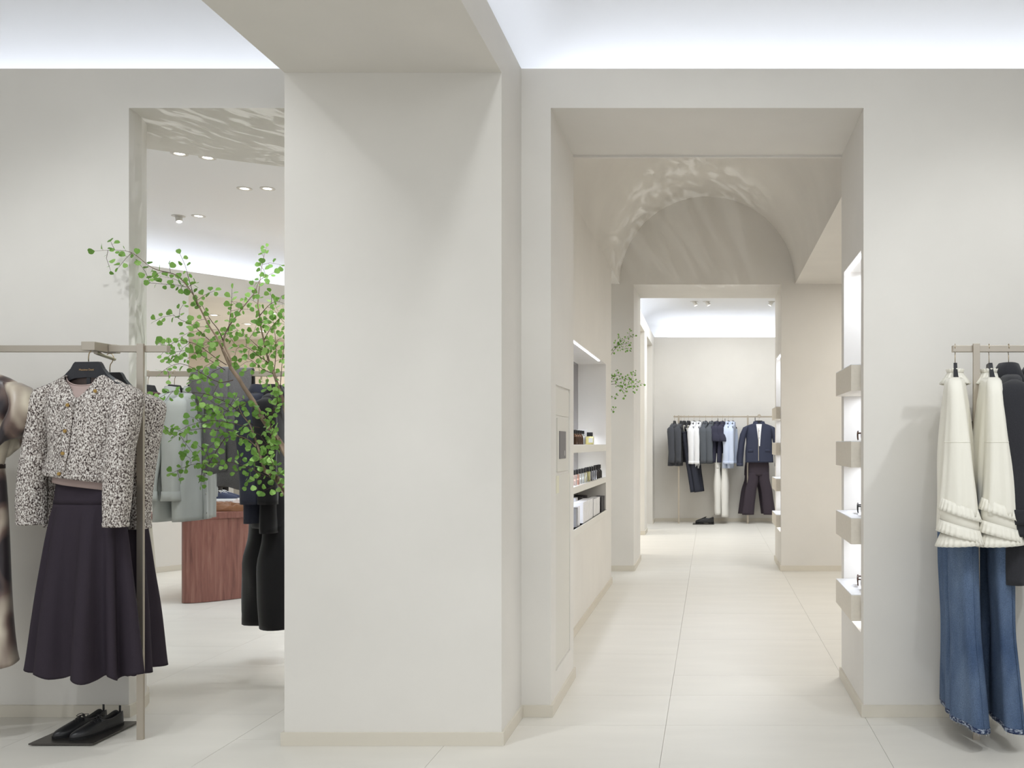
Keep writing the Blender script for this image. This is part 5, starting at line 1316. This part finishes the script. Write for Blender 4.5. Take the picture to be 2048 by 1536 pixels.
for pts in (
    ((453, 730, 4.94), (430, 715, 4.9), (408, 698, 4.86), (385, 686, 4.82), (360, 681, 4.78), (340, 690, 4.75), (322, 710, 4.72)),
    ((450, 740, 4.94), (432, 728, 4.92), (405, 712, 4.9), (380, 702, 4.87), (352, 704, 4.85), (330, 718, 4.83)),
    ((466, 760, 4.95), (440, 765, 4.9), (412, 752, 4.86), (388, 737, 4.82), (360, 727, 4.79), (336, 735, 4.76), (322, 746, 4.74)),
    ((505, 850, 5.02), (480, 826, 4.95), (455, 806, 4.9), (430, 795, 4.85), (408, 787, 4.82), (375, 785, 4.78), (345, 782, 4.75), (320, 795, 4.72), (297, 806, 4.7)),
    ((520, 855, 5.0), (490, 852, 4.95), (460, 846, 4.9), (430, 841, 4.86), (400, 845, 4.83), (376, 852, 4.8), (355, 864, 4.78)),
    ((510, 884, 5.0), (470, 871, 4.94), (440, 862, 4.9), (410, 857, 4.86), (380, 861, 4.83), (358, 868, 4.8), (344, 878, 4.78)),
    ((460, 862, 4.92), (442, 888, 4.9), (427, 912, 4.88), (414, 935, 4.87), (407, 952, 4.86)),
    ((540, 955, 5.02), (515, 944, 4.98), (490, 932, 4.94), (460, 925, 4.9), (420, 925, 4.85), (380, 930, 4.8), (345, 946, 4.77)),
    ((532, 705, 5.12), (518, 695, 5.08), (503, 681, 5.05), (488, 668, 5.03), (474, 660, 5.02)),
    ((540, 728, 5.12), (518, 712, 5.07), (500, 698, 5.04), (480, 690, 5.02), (462, 696, 5.0)),
    ((548, 748, 5.13), (525, 738, 5.08), (505, 722, 5.05), (486, 716, 5.03), (468, 726, 5.01)),
    ((548, 745, 5.13), (552, 705, 5.12), (550, 668, 5.11), (546, 642, 5.1)),
    ((560, 780, 5.14), (563, 740, 5.14), (567, 700, 5.14), (572, 660, 5.14), (566, 625, 5.12)),
    ((519, 632, 5.1), (536, 612, 5.09), (552, 603, 5.08), (568, 607, 5.08)),
    ((528, 680, 5.11), (542, 655, 5.1), (556, 640, 5.09), (570, 632, 5.09)),
    ((545, 868, 5.05), (540, 840, 5.0), (552, 812, 4.98), (560, 790, 4.97)),
    ((556, 880, 5.05), (535, 890, 5.0), (520, 870, 4.97), (500, 862, 4.95)),
    ((525, 838, 5.02), (545, 825, 4.98), (556, 806, 4.96), (552, 785, 4.95)),
    ((540, 955, 5.0), (548, 935, 4.97), (540, 915, 4.95), (532, 905, 4.94)),
    ((572, 990, 5.04), (562, 975, 5.0), (552, 962, 4.98), (558, 945, 4.97)),
    ((500, 800, 4.98), (480, 812, 4.95), (455, 822, 4.92), (430, 826, 4.9), (405, 832, 4.88)),
    ((560, 900, 5.04), (540, 880, 5.0), (548, 858, 4.97), (535, 845, 4.95))):
    q = t.branch(P(*pts), .0024, .0008, TWIG); t.dress(q, .2, .023, .30)
nb = t.branch(P((530, 942, 5.0), (522, 918, 4.99), (515, 890, 4.98), (507, 868, 4.97), (499, 848, 4.96), (486, 832, 4.95), (476, 812, 4.94)), .009, .002); t.dress(nb[8:], 0, .03, .4)
q = t.branch(P((512, 893, 4.98), (497, 880, 4.96), (478, 872, 4.94), (452, 868, 4.92)), .004, .001); t.dress(q, .4, .028, .4)
n1 = t.finish()
# second plant, behind the perfume wall
t2 = Plant('potted_tree', 'second leafy plant whose branches peek out past the end of the perfume wall', (-1.75, 9.40, 0), 9, .0225)
t2.branch([Vector((-1.75, 9.40, .36)), Vector((-1.72, 9.38, .9)), Vector((-1.60, 9.36, 1.35)), at(1195, 790, 9.33)], .030, .012, name='trunk')
b0 = at(1195, 790, 9.33)
for pts, sp in ((((1195, 790, 9.33), (1208, 755, 9.33), (1222, 710, 9.32), (1234, 694, 9.31), (1246, 680, 9.3), (1258, 675, 9.29), (1270, 672, 9.28)), .15),
            (((1208, 755, 9.33), (1222, 702, 9.3), (1234, 692, 9.3), (1248, 688, 9.3), (1260, 686, 9.3)), .1),
            (((1195, 790, 9.33), (1212, 770, 9.33), (1226, 763, 9.32), (1240, 758, 9.31), (1258, 760, 9.3), (1272, 762, 9.29), (1287, 769, 9.28)), .45),
            (((1212, 770, 9.33), (1224, 755, 9.3), (1238, 750, 9.3), (1250, 756, 9.3)), .3),
            (((1212, 770, 9.33), (1230, 768, 9.3), (1242, 776, 9.3), (1252, 782, 9.3)), .3),
            (((1195, 790, 9.33), (1212, 800, 9.32), (1224, 796, 9.31), (1234, 791, 9.3)), .1), (((1195, 790, 9.33), (1212, 818, 9.32), (1223, 822, 9.31), (1230, 816, 9.3)), .1)):
    q = t2.branch(P(*pts), .003, .0009, TWIG); t2.dress(q, .45, .024, sp)
n2 = t2.finish()
print('LEAVES', n1, n2)
